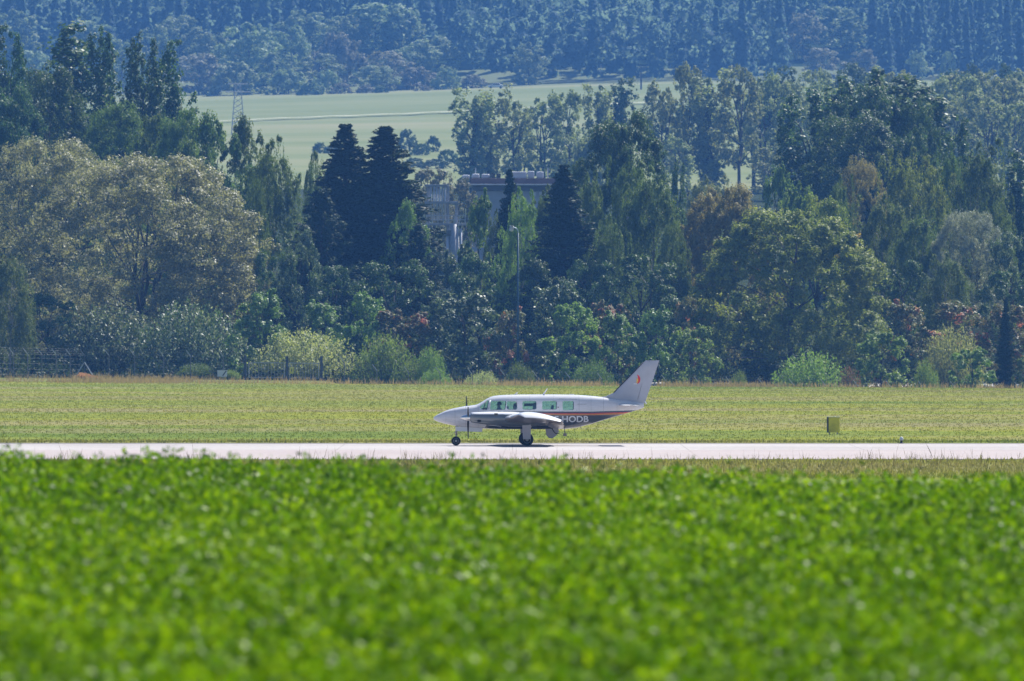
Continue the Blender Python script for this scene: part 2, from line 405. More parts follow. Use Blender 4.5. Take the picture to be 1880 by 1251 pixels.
    skin_line([(6.31,1.54),(6.31,2.05),(5.55,2.07),(5.55,1.54)], .006, M_cabin, 'door_seam')
    skin_line([(6.35,1.83),(6.75,1.83)], .006, M_cabin, 'door_seam')
    MB().box((cu(1037), -skin_y(cu(1037), cz(432))-.012, cz(432)), (.06,.02,.035)).build('door_handle', M_cabin, f, bevel=.004)
    # cabin interior
    def seat(u, y, zb=1.0, hb=.75, wd=.42, tilt=.16):
        mb = MB(); mb.box((u, y, zb+.06), (.46, wd, .14)); mb.box((u, y, zb-.08), (.3, .3, .16))
        mb.box((u+.27, y, zb+.12+hb/2), (.12, wd, hb), Matrix.Rotation(tilt, 3, 'Y'))
        return mb.build('seat', M_seat, A, bevel=.04)
    for y in (-.3, .3): seat(2.95, y, 1.0, .62); seat(3.45, y, .95, .7)
    seat(4.15, -.3, 1.0, .78, .44); seat(4.35, .3, 1.0, .82, .44)
    seat(4.95, .3, .95, .72, .3)
    MB().box((4.22, 0, 1.80), (.42, .5, .12)).build('cabin_divider', M_seat, A, bevel=.02)
    MB().prism([(2.14,1.45),(2.14,1.64),(2.35,1.68),(2.42,1.45)], -.5, .5).build('instrument_panel', M_cabin, A, bevel=.02)
    MB().box((4.0, 0, .95), (4.4, .9, .05)).build('cabin_floor', M_cabin, A)
    # ---- registration, conformed to the skin
    def text_on_skin(s, size, u0, z0, name, m, fn, side=-1, sx=1.0, wid=None):
        cd = bpy.data.curves.new('t', 'FONT'); cd.body = s; cd.size = size; cd.offset = size*.024; cd.resolution_u = 3
        to = bpy.data.objects.new('t', cd); COL.objects.link(to)
        dg = bpy.context.evaluated_depsgraph_get(); me = bpy.data.meshes.new_from_object(to.evaluated_get(dg)); bpy.data.objects.remove(to)
        if wid: xs = [v.co.x for v in me.vertices]; x0 = min(xs); sx = wid/(max(xs)-x0)
        else: x0 = 0
        bm = bmesh.new(); bm.from_mesh(me)
        bmesh.ops.subdivide_edges(bm, edges=[e for e in bm.edges if e.calc_length() > .12], cuts=3)
        for v in bm.verts:
            uu = u0+(v.co.x-x0)*sx; zz = z0+v.co.y; v.co = (uu, side*fn(uu, zz), zz)
        bm.to_mesh(me); bm.free(); me.materials.append(m)
        o = bpy.data.objects.new(name, me); COL.objects.link(o); o.parent = f; return o
    text_on_skin('F-HODB', .375, 5.34, 1.045, 'registration_lettering', M_letter, lambda u, z: skin_y(u, z)+.007, wid=1.50)
    # ---- propeller, spinner, nacelle, wing, gear: both sides
    def circ(u, y, z, ry, rzz, n=28, e=2.2):
        return [(u, y+ry*math.copysign(abs(math.cos(2*PI*k/n))**(2/e), math.cos(2*PI*k/n)), z+rzz*math.copysign(abs(math.sin(2*PI*k/n))**(2/e), math.sin(2*PI*k/n))) for k in range(n)]
    for side in (-1, 1):
        yn = 2.0*side
        W = MB()
        st = [(.45, 2.95, 5.72, .98, 0.0), (1.6, 3.0, 5.70, 1.05, 0.01), (2.4, 3.1, 5.70, 1.10, 0.02), (4.2, 3.4, 5.58, 1.19, .03), (5.5, 3.63, 5.52, 1.30, .04), (5.75, 3.67, 5.51, 1.29, .04), (5.95, 3.71, 5.50, 1.265, .04), (6.1, 3.78, 5.48, 1.235, .04), (6.2, 3.88, 5.44, 1.195, .04)]
        rings = []
        for i, (y, le, te, zz, inc) in enumerate(st):
            ch = te-le; th = (.15, .15, .15, .15, .135, .125, .10, .065, .02)[i]; ring = []
            for k in range(32):
                a = 2*PI*k/32; xc = .5+.5*math.cos(a)
                yt = 5*th*(.2969*math.sqrt(xc)-.126*xc-.3516*xc**2+.2843*xc**3-.1015*xc**4)
                cam_ = .03*4*xc*(1-xc)
                zc = cam_*ch+(yt if math.sin(a) >= 0 else -yt)*ch
                ang = (.085, .085, .085, .1, .12, .125, .125, .125, .125)[i]
                ring.append((le+xc*ch, side*y, zz+zc+(.5-xc)*ch*ang))
            rings.append(ring)
        W.loft(rings)
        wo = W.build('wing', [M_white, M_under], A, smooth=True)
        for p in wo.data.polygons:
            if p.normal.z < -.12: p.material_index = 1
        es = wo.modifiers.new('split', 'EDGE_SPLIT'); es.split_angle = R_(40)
        # flap lowered a little and aileron line
        fl = MB()
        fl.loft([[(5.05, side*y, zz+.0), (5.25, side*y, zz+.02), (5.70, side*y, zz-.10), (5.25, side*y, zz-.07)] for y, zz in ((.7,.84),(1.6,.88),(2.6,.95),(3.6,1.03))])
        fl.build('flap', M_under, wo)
        # nacelle
        nr = [(1.60, 1.25, .17, .17), (1.64, 1.25, .25, .22), (1.75, 1.24, .33, .245), (2.0, 1.225, .40, .27), (2.4, 1.21, .43, .30), (3.0, 1.20, .43, .31), (3.5, 1.17, .41, .33), (4.1, 1.14, .36, .30), (4.7, 1.13, .27, .22), (5.2, 1.13, .16, .13), (5.6, 1.13, .03, .03)]
        nac = MB().loft([circ(u, yn, z, ry, rz) for u, z, ry, rz in nr]).build('engine_nacelle', [M_grey, M_white], A, smooth=True)
        for p in nac.data.polygons:
            if p.normal.z > .72: p.material_index = 1  # white upper faces paint in the sunlit line along the nacelle
        MB().box((1.66, yn-.0, 1.25), (.05, .36, .20)).build('air_intake', M_black, nac, bevel=.02)
        MB().box((1.98, yn+side*.395, 1.10), (.16, .03, .10)).build('cowl_vent', M_black, nac, bevel=.01)
        MB().box((2.72, yn+side*.425, 1.40), (.16, .02, .09)).build('cowl_latch', M_dark, nac, bevel=.01)
        MB().tube([(2.3, yn+side*.12, .95), (2.75, yn+side*.16, .90), (2.95, yn+side*.17, .84)], .035, 8).build('exhaust_pipe', M_strut, nac, smooth=True)
        pr = MB().loft([circ(u, yn, 1.245, r, r, 20, 2) for u, r in ((1.15,.01),(1.2,.055),(1.3,.11),(1.45,.15),(1.58,.165),(1.6,.16))]).build('propeller_spinner', M_chrome, nac, smooth=True)
        for k in range(3):
            base = -90 if side < 0 else 90
            a = R_(base+120*k)
            rings = []
            for r, c, th, tw in ((.12,.10,.05,60),(.25,.13,.035,48),(.45,.15,.022,34),(.7,.14,.014,24),(.88,.11,.01,19),(.94,.05,.006,17)):
                tws = R_(tw); ring = []
                for j in range(10):
                    q = 2*PI*j/10; lx, lt = c/2*math.cos(q), th/2*math.sin(q)
                    ax = lx*math.sin(tws)+lt*math.cos(tws); tn = lx*math.cos(tws)-lt*math.sin(tws)
                    ring.append((1.5+ax, yn+r*math.cos(a)-tn*math.sin(a), 1.245+r*math.sin(a)+tn*math.cos(a)))
                rings.append(ring)
            MB().loft(rings).build('propeller_blade', M_blade, pr, smooth=True)
        # main gear
        gy = 2.05*side
        g = MB().tube([(4.12, gy, 1.05), (4.10, gy, .62)], .06, 12).tube([(4.10, gy, .66), (4.09, gy, .30)], .038, 12).tube([(4.09, gy-.12, .29), (4.09, gy+.12, .29)], .03, 10)
        g.tube([(4.35, gy, 1.0), (4.14, gy, .6)], .02, 8).build('main_gear_leg', M_strut, A, smooth=True)
        MB().add([(3.86,gy+side*.20,1.06),(4.27,gy+side*.20,1.06),(4.24,gy+side*.22,.30),(3.91,gy+side*.22,.30),(3.86,gy+side*.17,1.06),(4.27,gy+side*.17,1.06),(4.24,gy+side*.19,.30),(3.91,gy+side*.19,.30)],
            [(0,1,2,3),(4,7,6,5),(0,4,5,1),(1,5,6,2),(2,6,7,3),(3,7,4,0)]).build('gear_door', M_door, A, bevel=.01)
        wheel(A, 4.09, gy, .285, .285, .20)
        # tailplane
        T = MB(); rings = []
        for y, le, te, th in ((.05, 8.15, 9.12, .10), (1.4, 8.22, 9.05, .085), (2.6, 8.30, 9.0, .06), (2.72, 8.42, 8.95, .015)):
            ch = te-le; ring = []
            for k in range(20):
                a = 2*PI*k/20; xc = .5+.5*math.cos(a); ring.append((le+xc*ch, side*y, 1.79+th*ch*.75*math.sin(a)*(1-xc*.75)))
            rings.append(ring)
        T.loft(rings).build('tailplane', M_white, A, smooth=True)
        E = MB().loft([[(8.62, side*y, 1.82), (8.66, side*y, 1.84), (9.22, side*y, 1.68), (8.66, side*y, 1.79)] for y in (.25, 1.4, 2.7)]); E.build('elevator', M_white, A)
    # nose gear
    MB().tube([(1.03, 0, .95), (1.01, 0, .50)], .045, 12).tube([(1.01, 0, .55), (1.0, 0, .24)], .03, 10).tube([(1.0,-.07,.21),(1.0,.07,.21)], .02, 8).tube([(1.12,0,.66),(1.22,0,.60),(1.02,0,.45)], .014, 6).tube([(.9,-.05,.56),(.98,0,.60)], .014, 6)\
        .build('nose_gear_leg', M_strut, A, smooth=True)
    wheel(A, 1.0, 0, .205, .205, .15)
    for s in (-1, 1):
        MB().add([(.97,s*.2,.84),(2.18,s*.24,.80),(2.15,s*.25,.60),(.99,s*.22,.64),(.97,s*.18,.84),(2.18,s*.22,.80),(2.15,s*.23,.60),(.99,s*.20,.64)],
            [(0,1,2,3),(4,7,6,5),(0,4,5,1),(1,5,6,2),(2,6,7,3),(3,7,4,0)]).build('nose_gear_door', M_white, A, bevel=.008)
    # lowered belly door, its strut, the boarding step and small antennas
    MB().prism([(4.93,.74),(5.50,.76),(5.53,.62),(5.42,.45),(5.24,.32),(5.10,.33),(4.98,.45)], -.62, -.585).build('belly_door', M_door, A, bevel=.01)
    MB().tube([(5.19,-.64,.80),(5.32,-.64,.60),(5.38,-.64,.54),(5.55,-.64,.54)], .017, 8).build('door_strut', M_black, A, smooth=True)
    MB().tube([(5.79,-.25,.78),(5.79,-.25,.52)], .018, 8).box((5.80,-.25,.48), (.16,.10,.13)).build('boarding_step', M_under, A, bevel=.02)
    MB().tube([(cu(1215),0,.86),(cu(1215)+.04,0,.72)], .012, 6).build('drain_mast', M_dark, A)
    MB().prism([(4.80,2.25),(4.90,2.25),(5.06,2.52),(5.02,2.53)], -.012, .012).build('blade_antenna', M_white, A)
    MB().prism([(3.55,2.24),(3.68,2.24),(3.74,2.36),(3.70,2.36)], -.01, .01).build('comm_antenna', M_white, A)
    MB().box((6.1, 0, 2.245), (.22, .07, .05)).build('beacon_base', M_white, A, bevel=.015)
    # ---- fin
    FIN = [(7.3,2.13),(7.62,2.18),(7.98,2.34),(9.30,3.69),(9.36,3.73),(9.98,3.76),(9.60,2.62),(9.36,1.93),(9.22,1.66),(8.9,1.62),(8.2,1.9)]
    def finy(u, z):
        lez = np.interp(z, [2.13,2.18,2.34,3.69,3.76],[7.3,7.62,7.98,9.30,9.36]) if z > 2.13 else 7.6
        tez = np.interp(z, [1.66,1.93,2.62,3.76],[9.22,9.36,9.60,9.98]); c = max(.05, tez-lez); t = min(1, max(0, (u-lez)/c))
        return .012+.085*min(1, c)*4*.5*math.sqrt(t)*(1-t)**.8*(1.25-.3*(z-1.6))
    rows = []; zs = [1.64,1.75,1.93,2.05,2.13,2.18,2.26,2.34,2.55,2.85,3.15,3.45,3.69,3.745,3.76]
    for z in zs:
        le = float(np.interp(z, [1.64,1.9,2.13,2.18,2.34,3.69,3.73,3.76],[8.6,7.9,7.3,7.62,7.98,9.30,9.34,9.42]))
        te = float(np.interp(z, [1.64,1.66,1.93,2.62,3.76],[9.2,9.22,9.36,9.60,9.98])); r = []
        xs = [le+(te-le)*(.5-.5*math.cos(PI*k/12)) for k in range(13)]
        th = 1 if z < 3.74 else .3
        r = [(x, -finy(x, z)*th*(0 if k in (0,) else 1), z) for k, x in enumerate(xs)]+[(x, finy(x, z)*th, z) for x in xs[-2:0:-1]]
        rows.append(r)
    fin = MB().loft(rows).build('tail_fin', M_fin(), A, smooth=True)
    es = fin.modifiers.new('split', 'EDGE_SPLIT'); es.split_angle = R_(50)
    MB().tube([(7.96,0,2.33),(8.6,0,2.985),(9.27,0,3.665)], [.022,.03,.026], 8).build('deice_boot', M_boot, fin, smooth=True)
    MB().tube([(9.54,-.035,3.74),(9.2,-.06,2.7),(9.02,-.075,2.02)], .006, 5).build('rudder_hinge_line', M_cabin, fin)
    MB().tube([(9.30,0,1.98),(9.37,0,1.90),(9.40,0,1.83)], .03, 8).build('tail_light', M_letter, A, smooth=True)
    MB().tube([(8.35,-.13,1.60),(8.75,-.11,1.60)], .012, 6).build('tail_marking', mat('marking_red', (.6,.10,.05), .5), f)
    # tail emblem: a red crescent with yellow inner edge and a short white dash
    def cres(cx, cz_, R, r2, off, a0, a1, m, name, yo):
        P = []; n = 14
        for k in range(n+1):
            a = R_(a0+(a1-a0)*k/n); P.append((cx+R*math.cos(a), cz_+R*1.25*math.sin(a)))
        for k in range(n, -1, -1):
            a = R_(a0+(a1-a0)*k/n); P.append((cx-off+r2*math.cos(a), cz_+R*1.25*math.sin(a)))
        vs = [(p[0], -(finy(*p)+yo), p[1]) for p in P]; h = n+1
        MB().add(vs, [(k, k+1, 2*h-2-k, 2*h-1-k) for k in range(n)]).build(name, m, fin)
    cres(cu(1655), cz(213), .165, .06, 0.0, -70, 75, mat('emblem_red', (.75,.03,.04), .4), 'tail_emblem', .006)
    cres(cu(1650), cz(220), .105, .05, .02, -90, 35, mat('emblem_yellow', (.8,.5,.05), .4), 'tail_emblem', .009)
    MB().add([(cu(1632),-(finy(cu(1632),cz(249))+.008),cz(252)),(cu(1658),-(finy(cu(1658),cz(249))+.008),cz(252)),(cu(1658),-(finy(cu(1658),cz(249))+.008),cz(246)),(cu(1632),-(finy(cu(1632),cz(249))+.008),cz(246))],[(0,1,2,3)]).build('tail_emblem', M_letter, fin)
    return A
def M_fin():
    m = weathered('fin_paint', (.44,.46,.53), .3, .08, 2.5); return m
def wheel(A, u, y, z, r, wd):
    prof = [(-.5,.62),(-.5,.82),(-.42,.93),(-.25,.99),(0,1.0),(.25,.99),(.42,.93),(.5,.82),(.5,.62)]
    rings = [[(u+r*rr*math.cos(2*PI*k/32), y+wd*t, z+r*rr*math.sin(2*PI*k/32)) for k in range(32)] for t, rr in prof]
    wo = MB().loft(rings).build('wheel', M_black, A, smooth=True)
    rim = [[(u+r*rr*math.cos(2*PI*k/24), y+wd*t, z+r*rr*math.sin(2*PI*k/24)) for k in range(24)] for t, rr in [(-.52,.15),(-.46,.45),(-.54,.58),(.54,.58),(.46,.45),(.52,.15)]]
    MB().loft(rim).build('rim', M_strut, wo, smooth=True)
PLANE = make_aeroplane()
PM = Matrix.Translation(PLANE.location) @ Matrix.Rotation(R_(1.2), 4, 'Z')

# ---------------------------------------------------------------- the two people seated in the cockpit
def seated(u, y, label, mats, lean=0., arm=.0, zb=1.06):
    """skin-modifier body facing the nose (-x)"""
    J = [((0,0,.10),.15),((-.02,0,.30),.145),((-.03,0,.46),.16),((-.02,0,.56),.10),((-.03,0,.62),.058),((-.045,0,.70),.082),((-.05,0,.78),.092),((-.045,0,.84),.06)]
    v = [j[0] for j in J]; r = [j[1] for j in J]; e = [(i, i+1) for i in range(len(J)-1)]
    def chain(start, pts):
        p = start
        for c, rad in pts: v.append(c); r.append(rad); e.append((p, len(v)-1)); p = len(v)-1
    chain(6, [((-.135,0,.765),.018)])     # nose
    for s in (-1, 1):
        chain(3, [((-.03,s*.17,.53),.062),((-.10,s*.21,.34+arm),.048),((-.34,s*.17,.32+arm),.036),((-.42,s*.14,.34+arm),.03),((-.49,s*.12,.34+arm),.014)])
        chain(len(v)-2, [((-.46,s*.17,.35+arm),.010)]); chain(len(v)-3, [((-.485,s*.15,.36+arm),.011)])
        chain(0, [((-.12,s*.10,.10),.085),((-.48,s*.12,.10),.062),((-.52,s*.12,-.12),.045)])
    v = [Vector(p) for p in v]
    rot = Matrix.Rotation(lean, 3, 'Y'); v = [rot @ p for p in v]
    me = bpy.data.meshes.new('person'); me.from_pydata(v, e, []); o = bpy.data.objects.new('person', me); COL.objects.link(o)
    sk = o.modifiers.new('skin', 'SKIN'); sk.use_smooth_shade = True
    lay = me.skin_vertices[0].data
    for i, rad in enumerate(r): lay[i].radius = (rad, rad*(1.35 if i in (1, 2) else .95)); lay[i].use_root = (i == 0)
    ss = o.modifiers.new('sub', 'SUBSURF'); ss.levels = ss.render_levels = 1
    applied(o); o.data.materials.clear()
    for m in mats[:2]: o.data.materials.append(m)
    for p in o.data.polygons:
        c = p.center; p.material_index = 1 if (c.z > .60 or c.x < -.40 and c.z > .2) else 0
    hair = [[(rot @ Vector((-.035+.103*q*math.cos(2*PI*k/16)+.015, .098*q*math.sin(2*PI*k/16), .80+.115*h)))[:] for k in range(16)] for q, h in ((.98,-.45),(1.0,0),(.92,.35),(.7,.65),(.35,.82),(.02,.86))]
    MB().loft(hair).build('hair', mats[2], o, smooth=True)
    o.matrix_world = PM @ Matrix.Translation((u, y, zb)); tag(o, label, 'person'); return o
M_skin = mat('skin', (.35,.20,.14), .6); M_hair = mat('dark_hair', (.015,.012,.01), .6)
seated(2.93, -.3, 'person in a dark shirt at the controls behind the first side window of the aeroplane', (mat('dark_shirt', (.03,.035,.05), .8), M_skin, M_hair), arm=.05, zb=1.05)
seated(3.55, -.28, 'person in a dark red top seated behind the second side window of the aeroplane', (mat('dark_red_top', (.12,.03,.04), .8), M_skin, M_hair), lean=.12, arm=.1, zb=.98)
# ================================================================ vegetation shapes
def unit(a): return a/np.maximum(np.linalg.norm(a, axis=-1, keepdims=True), 1e-9)
def quads(P, Nn, size, asp, rng, up=None):
    """leaf-shaped quads at P facing Nn"""
    n = len(P); r = rng.normal(size=(n, 3)) if up is None else up+rng.normal(size=(n, 3))*.25
    t = unit(r-(r*Nn).sum(-1, keepdims=True)*Nn); b = np.cross(Nn, t)
    s = size*rng.uniform(.65, 1.35, (n, 1))
    V = np.stack([P-t*s*.5, P+b*s*asp*.5-t*s*.05, P+t*s*.5, P-b*s*asp*.5-t*s*.05], 1).reshape(-1, 3)
    return V, np.arange(4*n).reshape(n, 4)
def leafmesh(P, Nn, wv, size, asp, rng, up=None):
    V, F = quads(P, unit(Nn), size, asp, rng, up); return V, F, rng.uniform(0, 1, len(P)), wv
def puffs(C, rc, nsub, nleaf, rng, flat=.8, subr=.42, spread=.35, outw=None, upb=.35):
    """two-level clumps: big clump -> small tufts -> leaves"""
    P = []; NN = []; WV = []
    for c, r in zip(C, rc):
        d = unit(rng.normal(size=(nsub, 3))+np.array([0, 0, upb])+(0 if outw is None else outw(c)*.5))
        sc = c+d*r*rng.uniform(.55, 1., (nsub, 1))*np.array([1, 1, flat]); sr = r*subr*rng.uniform(.6, 1.2, nsub)
        k = rng.integers(0, nsub, nleaf*nsub)
        e = unit(rng.normal(size=(len(k), 3))); rad = rng.uniform(.25, 1, (len(k), 1))**.6
        P.append(sc[k]+e*rad*sr[k][:, None]*np.array([1, 1, flat])); NN.append(unit(e*.6+d[k]*.4+np.array([0,0,.25])+rng.normal(size=e.shape)*spread))
        tw = rng.uniform(0, 1)*.6+rng.uniform(0, .4, nsub); WV.append(tw[k])
    return np.concatenate(P), np.concatenate(NN), np.concatenate(WV)
def limbs(mb, H, targets, rng, r0, base_h=.0, trunks=1, spread=.0):
    """trunk plus limbs reaching towards clump centres"""
    tr = []
    for t in range(trunks):
        a = rng.uniform(0, 2*PI); b = np.array([math.cos(a), math.sin(a), 0])*spread*.15*(t > 0 or trunks > 1)
        top = np.array([math.cos(a)*spread, math.sin(a)*spread, H*.82]); pts = []; n = 7
        for i in range(n):
            q = i/(n-1); pts.append(b*(1-q)+top*q*np.array([q**.5, q**.5, 1])+np.array([rng.normal()*.02*H*q, rng.normal()*.02*H*q, 0]))
        pts[0][2] = -.6; mb.tube(pts, [r0*(1-.85*i/(n-1)) for i in range(n)], 7); tr.append(pts)
    for c in targets:
        pts = tr[rng.integers(0, len(tr))]; zc = c[2]
        i = min(len(pts)-2, max(1, int(np.searchsorted([p[2] for p in pts], zc*rng.uniform(.35, .65)+H*.04))))
        s = np.array(pts[i]); c = np.array(c); m = s*.5+c*.5+np.array([rng.normal()*.04*H, rng.normal()*.04*H, .03*H])
        mb.tube([s, s*.6+m*.4, m, m*.4+c*.6+np.array([0,0,.02*H]), c], [r0*.32, r0*.26, r0*.19, r0*.12, r0*.05], 5)
def envelope(n, R, z0, z1, rng, prof, mn=.55, bm=1.):
    """points near the surface of a body of revolution with a soft random outline"""
    t = rng.uniform(0, 1, n)**.85; a = rng.uniform(0, 2*PI, n)
    bump = 1+bm*(.14*np.sin(3*a+rng.uniform(0, 6))+.1*np.sin(5*a+t*7+rng.uniform(0, 6)))
    r = R*prof(t)*bump*rng.uniform(mn, 1, n)**.5
    return np.stack([r*np.cos(a), r*np.sin(a), z0+(z1-z0)*t], -1)
DOME = lambda t: np.sqrt(np.clip(1-((t-.42)/.6)**2, .03, 1))
OVO = lambda t: np.sqrt(np.clip(1-((t-.45)/.6)**2, .02, 1))**1.1
HALF = lambda t: np.sqrt(np.clip(1-(t/1.02)**2, .02, 1))

def s_willow(seed):
    rng = np.random.default_rng(seed); H, R = 20., 11.
    C = envelope(310, R, 1.0, H-1.2, rng, DOME, .6, .45); rc = rng.uniform(.9, 1.9, len(C))
    inner = C[:22]*np.array([.6,.6,.9])
    P, NN, W = puffs(np.concatenate([C, inner]), np.concatenate([rc, rc[:22]]), 14, 26, rng, .75, .42, outw=lambda c: unit(c-np.array([0,0,7.])))
    mb = MB(); limbs(mb, H, C[::8], rng, .24, trunks=5, spread=4.5)
    return leafmesh(P, NN, W, .235, .55, rng), mb
def s_broad(seed):
    rng = np.random.default_rng(seed); H, R = 14., 4.8
    C = envelope(46, R, 1.6, H-.7, rng, OVO, .45); rc = rng.uniform(.7, 1.45, len(C))
    P, NN, W = puffs(C, rc, 11, 42, rng, .85, .45, outw=lambda c: unit(c-np.array([0,0,6.])))
    mb = MB(); limbs(mb, H, C[::3], rng, .28, trunks=1)
    return leafmesh(P, NN, W, .22, .7, rng), mb
def s_round(seed):
    rng = np.random.default_rng(seed); H, R = 20., 7.
    C = envelope(100, R, 3, H-1., rng, DOME, .5); rc = rng.uniform(.9, 1.9, len(C))
    P, NN, W = puffs(C, rc, 14, 50, rng, .85, .42, outw=lambda c: unit(c-np.array([0,0,9.])))
    mb = MB(); limbs(mb, H, C[::6], rng, .28, trunks=2, spread=1.5)
    return leafmesh(P, NN, W, .23, .65, rng), mb
def s_dome(seed):
    rng = np.random.default_rng(seed); H, R = 16., 8.3
    C = envelope(230, R, .4, H-.9, rng, lambda t: np.sqrt(np.clip(1-((t-.32)/.72)**2, .03, 1)), .55, .4); rc = rng.uniform(.8, 1.6, len(C))
    P, NN, W = puffs(C, rc, 13, 40, rng, .9, .40, outw=lambda c: unit(c-np.array([0,0,5.])))
    mb = MB(); limbs(mb, H, C[::12], rng, .26, trunks=2, spread=1.5)
    return leafmesh(P, NN, W, .25, .6, rng), mb
def s_poplar(seed):
    rng = np.random.default_rng(seed); H, R = 22., 3.0; C = []; rc = []
    for k in range(9):
        a = rng.uniform(0, 2*PI); o = rng.uniform(.2, .8)*R*(k > 0); h = H*(1 if k == 0 else rng.uniform(.66, .97)); sr = 1.15
        n = int(h*1.5)
        for i in range(n):
            t = i/n; z = h*(.12+.88*t); w_ = sr*min(1, .5+t)*(1-t)**.35+.15
            b = rng.uniform(0, 2*PI); C.append([math.cos(a)*o*(.4+.6*t)+math.cos(b)*w_*.55, math.sin(a)*o*(.4+.6*t)+math.sin(b)*w_*.55, z]); rc.append(.35+.55*w_*rng.uniform(.7, 1.1))
    C = np.array(C); rc = np.array(rc)
    P, NN, W = puffs(C, rc, 5, 20, rng, 1.5, .5, upb=.6)
    mb = MB(); limbs(mb, H, C[::9], rng, .25, trunks=1)
    return leafmesh(P, NN, W, .26, .75, rng), mb
def s_weep(seed, H=16., R=4.2, prof=None, n=110, k=22, size=.2, asp=.4, L_=(.8, 2.6)):
    rng = np.random.default_rng(seed); prof = prof or (lambda t: np.clip(1.02-np.abs((t-.4)/.62)**3, .02, 1)**.6)
    C = envelope(n, R*.86, H*.08, H*.9, rng, prof, .35)
    lead = [[rng.normal()*R*.45, rng.normal()*R*.45, H*rng.uniform(.84, .99)] for _ in range(6)]+[[0,0,H*.97]]
    C = np.concatenate([C, np.array(lead)]); rc = rng.uniform(.45, 1.05, len(C)); rc[-7:] = .42
    P1, N1, W1 = puffs(C, rc, 9, 30, rng, 1.2, .42, upb=.5, outw=lambda c: unit(c-np.array([0,0,6.])))
    # tassels hanging from every bough
    S = []; LW = []
    for c, r in zip(C, rc):
        m = int(10*r/.7); a = rng.uniform(0, 2*PI, m); q = r*np.sqrt(rng.uniform(0, 1.2, m)); S.append(np.stack([c[0]+q*np.cos(a), c[1]+q*np.sin(a), c[2]+rng.uniform(-.3, .4, m)*r], -1)); LW.append(np.full(m, rng.uniform(0, .6)))
    S = np.concatenate(S); LW = np.concatenate(LW)+rng.uniform(0, .3, len(S)); ln = rng.uniform(*L_, len(S)); t = rng.uniform(0, 1, (len(S), k)); out = unit(S*np.array([1,1,0]))
    P2 = S[:, None]+out[:, None]*(np.sqrt(t)*.25)[..., None]-np.array([0,0,1.])*(t**1.2*ln[:, None])[..., None]+rng.normal(size=(len(S), k, 3))*.06
    P2 = P2.reshape(-1, 3); W2 = np.repeat(LW, k); kk = P2[:, 2] > .3; P2 = P2[kk]; W2 = W2[kk]
    P = np.concatenate([P1, P2]); NN = np.concatenate([N1, rng.normal(size=P2.shape)+np.array([0,0,.3])])
    mb = MB(); limbs(mb, H, C[::6], rng, .2, trunks=1)
    return leafmesh(P, NN, np.concatenate([W1, W2]), size, asp, rng, up=np.array([0,0,1.])), mb
def s_dome_weep(seed): return s_weep(seed, 16., 4.4, lambda t: np.sqrt(np.clip(1-((t-.55)/.5)**2, .03, 1)), 90, 26, .2, .4, (1.2, 3.6))
def s_pine(seed):
    rng = np.random.default_rng(seed); H, R = 21., 4.3; C = []; rc = []; mb = MB()
    mb.tube([(0,0,-.6),(.1,0,H*.3),(0,.1,H*.65),(0,0,H*.97)], [.32,.26,.16,.04], 8)
    for k in range(3):
        a = rng.uniform(0, 2*PI); h = H*rng.uniform(.66, .86)
        for i in range(12): C.append([math.cos(a)*(.9+i*.02), math.sin(a)*(.9+i*.02), h*(.6+.4*i/11)]); rc.append(.45*(1-.55*i/11))
    z = H*.16
    while z < H:
        t = z/H; L0 = R*min(1, 1.55*(1-t)**1.0)*(1 if t > .25 else .85)+.15; nb = 6
        for b in range(nb):
            a = rng.uniform(0, 2*PI); l = L0*rng.uniform(.55, 1.05); rise = .9*l if t > .6 else .25*l
            for q in (.35, .6, .82, 1.0):
                C.append([math.cos(a)*l*q, math.sin(a)*l*q, z+rise*q*q+rng.normal()*.1]); rc.append((.34+.2*rng.uniform()+.12*(q == 1.))*(1.2-.75*t))
            if b < 3: mb.tube([(0,0,z),(math.cos(a)*l*.5,math.sin(a)*l*.5,z+rise*.2),(math.cos(a)*l,math.sin(a)*l,z+rise)], [.06,.045,.015], 4)
        z += .52
    P, NN, W = puffs(np.array(C), np.array(rc), 4, 13, rng, 1.15, .6, upb=.9)
    return leafmesh(P, NN, W, .24, .35, rng), mb
def s_spruce(seed):
    rng = np.random.default_rng(seed); H, R = 16., 2.7; P = []; mb = MB()
    mb.tube([(0,0,-.6),(0,0,H*.5),(0,0,H*.98)], [.24,.15,.03], 8)
    for b in range(640):
        t = rng.uniform(0, 1)**.8; z = H*(.03+.96*t); l = (R*(1-t)**.8+.12)*rng.uniform(.45, 1.15); a = rng.uniform(0, 2*PI)
        m = int(22+36*l); q = rng.uniform(.08, 1, m)**.6; side = rng.normal(size=m)*.22*(1.15-q*.7)*min(1, l+.2)
        zz = z-.32*l*q+.16*l*q**3-rng.uniform(0, .55, m)*min(1, l)*(1-q*.6)
        P.append(np.stack([math.cos(a)*l*q-math.sin(a)*side, math.sin(a)*l*q+math.cos(a)*side, zz], -1))
        if b % 14 == 0: mb.tube([(0,0,z),(math.cos(a)*l*.9,math.sin(a)*l*.9,z-.2*l)], [.035,.01], 4)
    P = np.concatenate(P); W = rng.uniform(0, 1, len(P))
    return leafmesh(P, rng.normal(size=P.shape)+np.array([0,0,.5]), W, .22, .4, rng), mb
def s_maple(seed):
    rng = np.random.default_rng(seed); H, R = 8., 2.6
    C = envelope(40, R, .7, H-.5, rng, OVO, .4); 
    top = np.stack([rng.normal(size=10)*.7, rng.normal(size=10)*.7, rng.uniform(H*.8, H*1.02, 10)], -1); C = np.concatenate([C, top])
    rc = rng.uniform(.35, .85, len(C)); rc[-10:] = .35
    P, NN, W = puffs(C, rc, 7, 34, rng, 1.1, .5, upb=.5, outw=lambda c: unit(c-np.array([0,0,3.])))
    mb = MB(); limbs(mb, H, C[::4], rng, .12, trunks=1)
    return leafmesh(P, NN, W, .20, .75, rng), mb
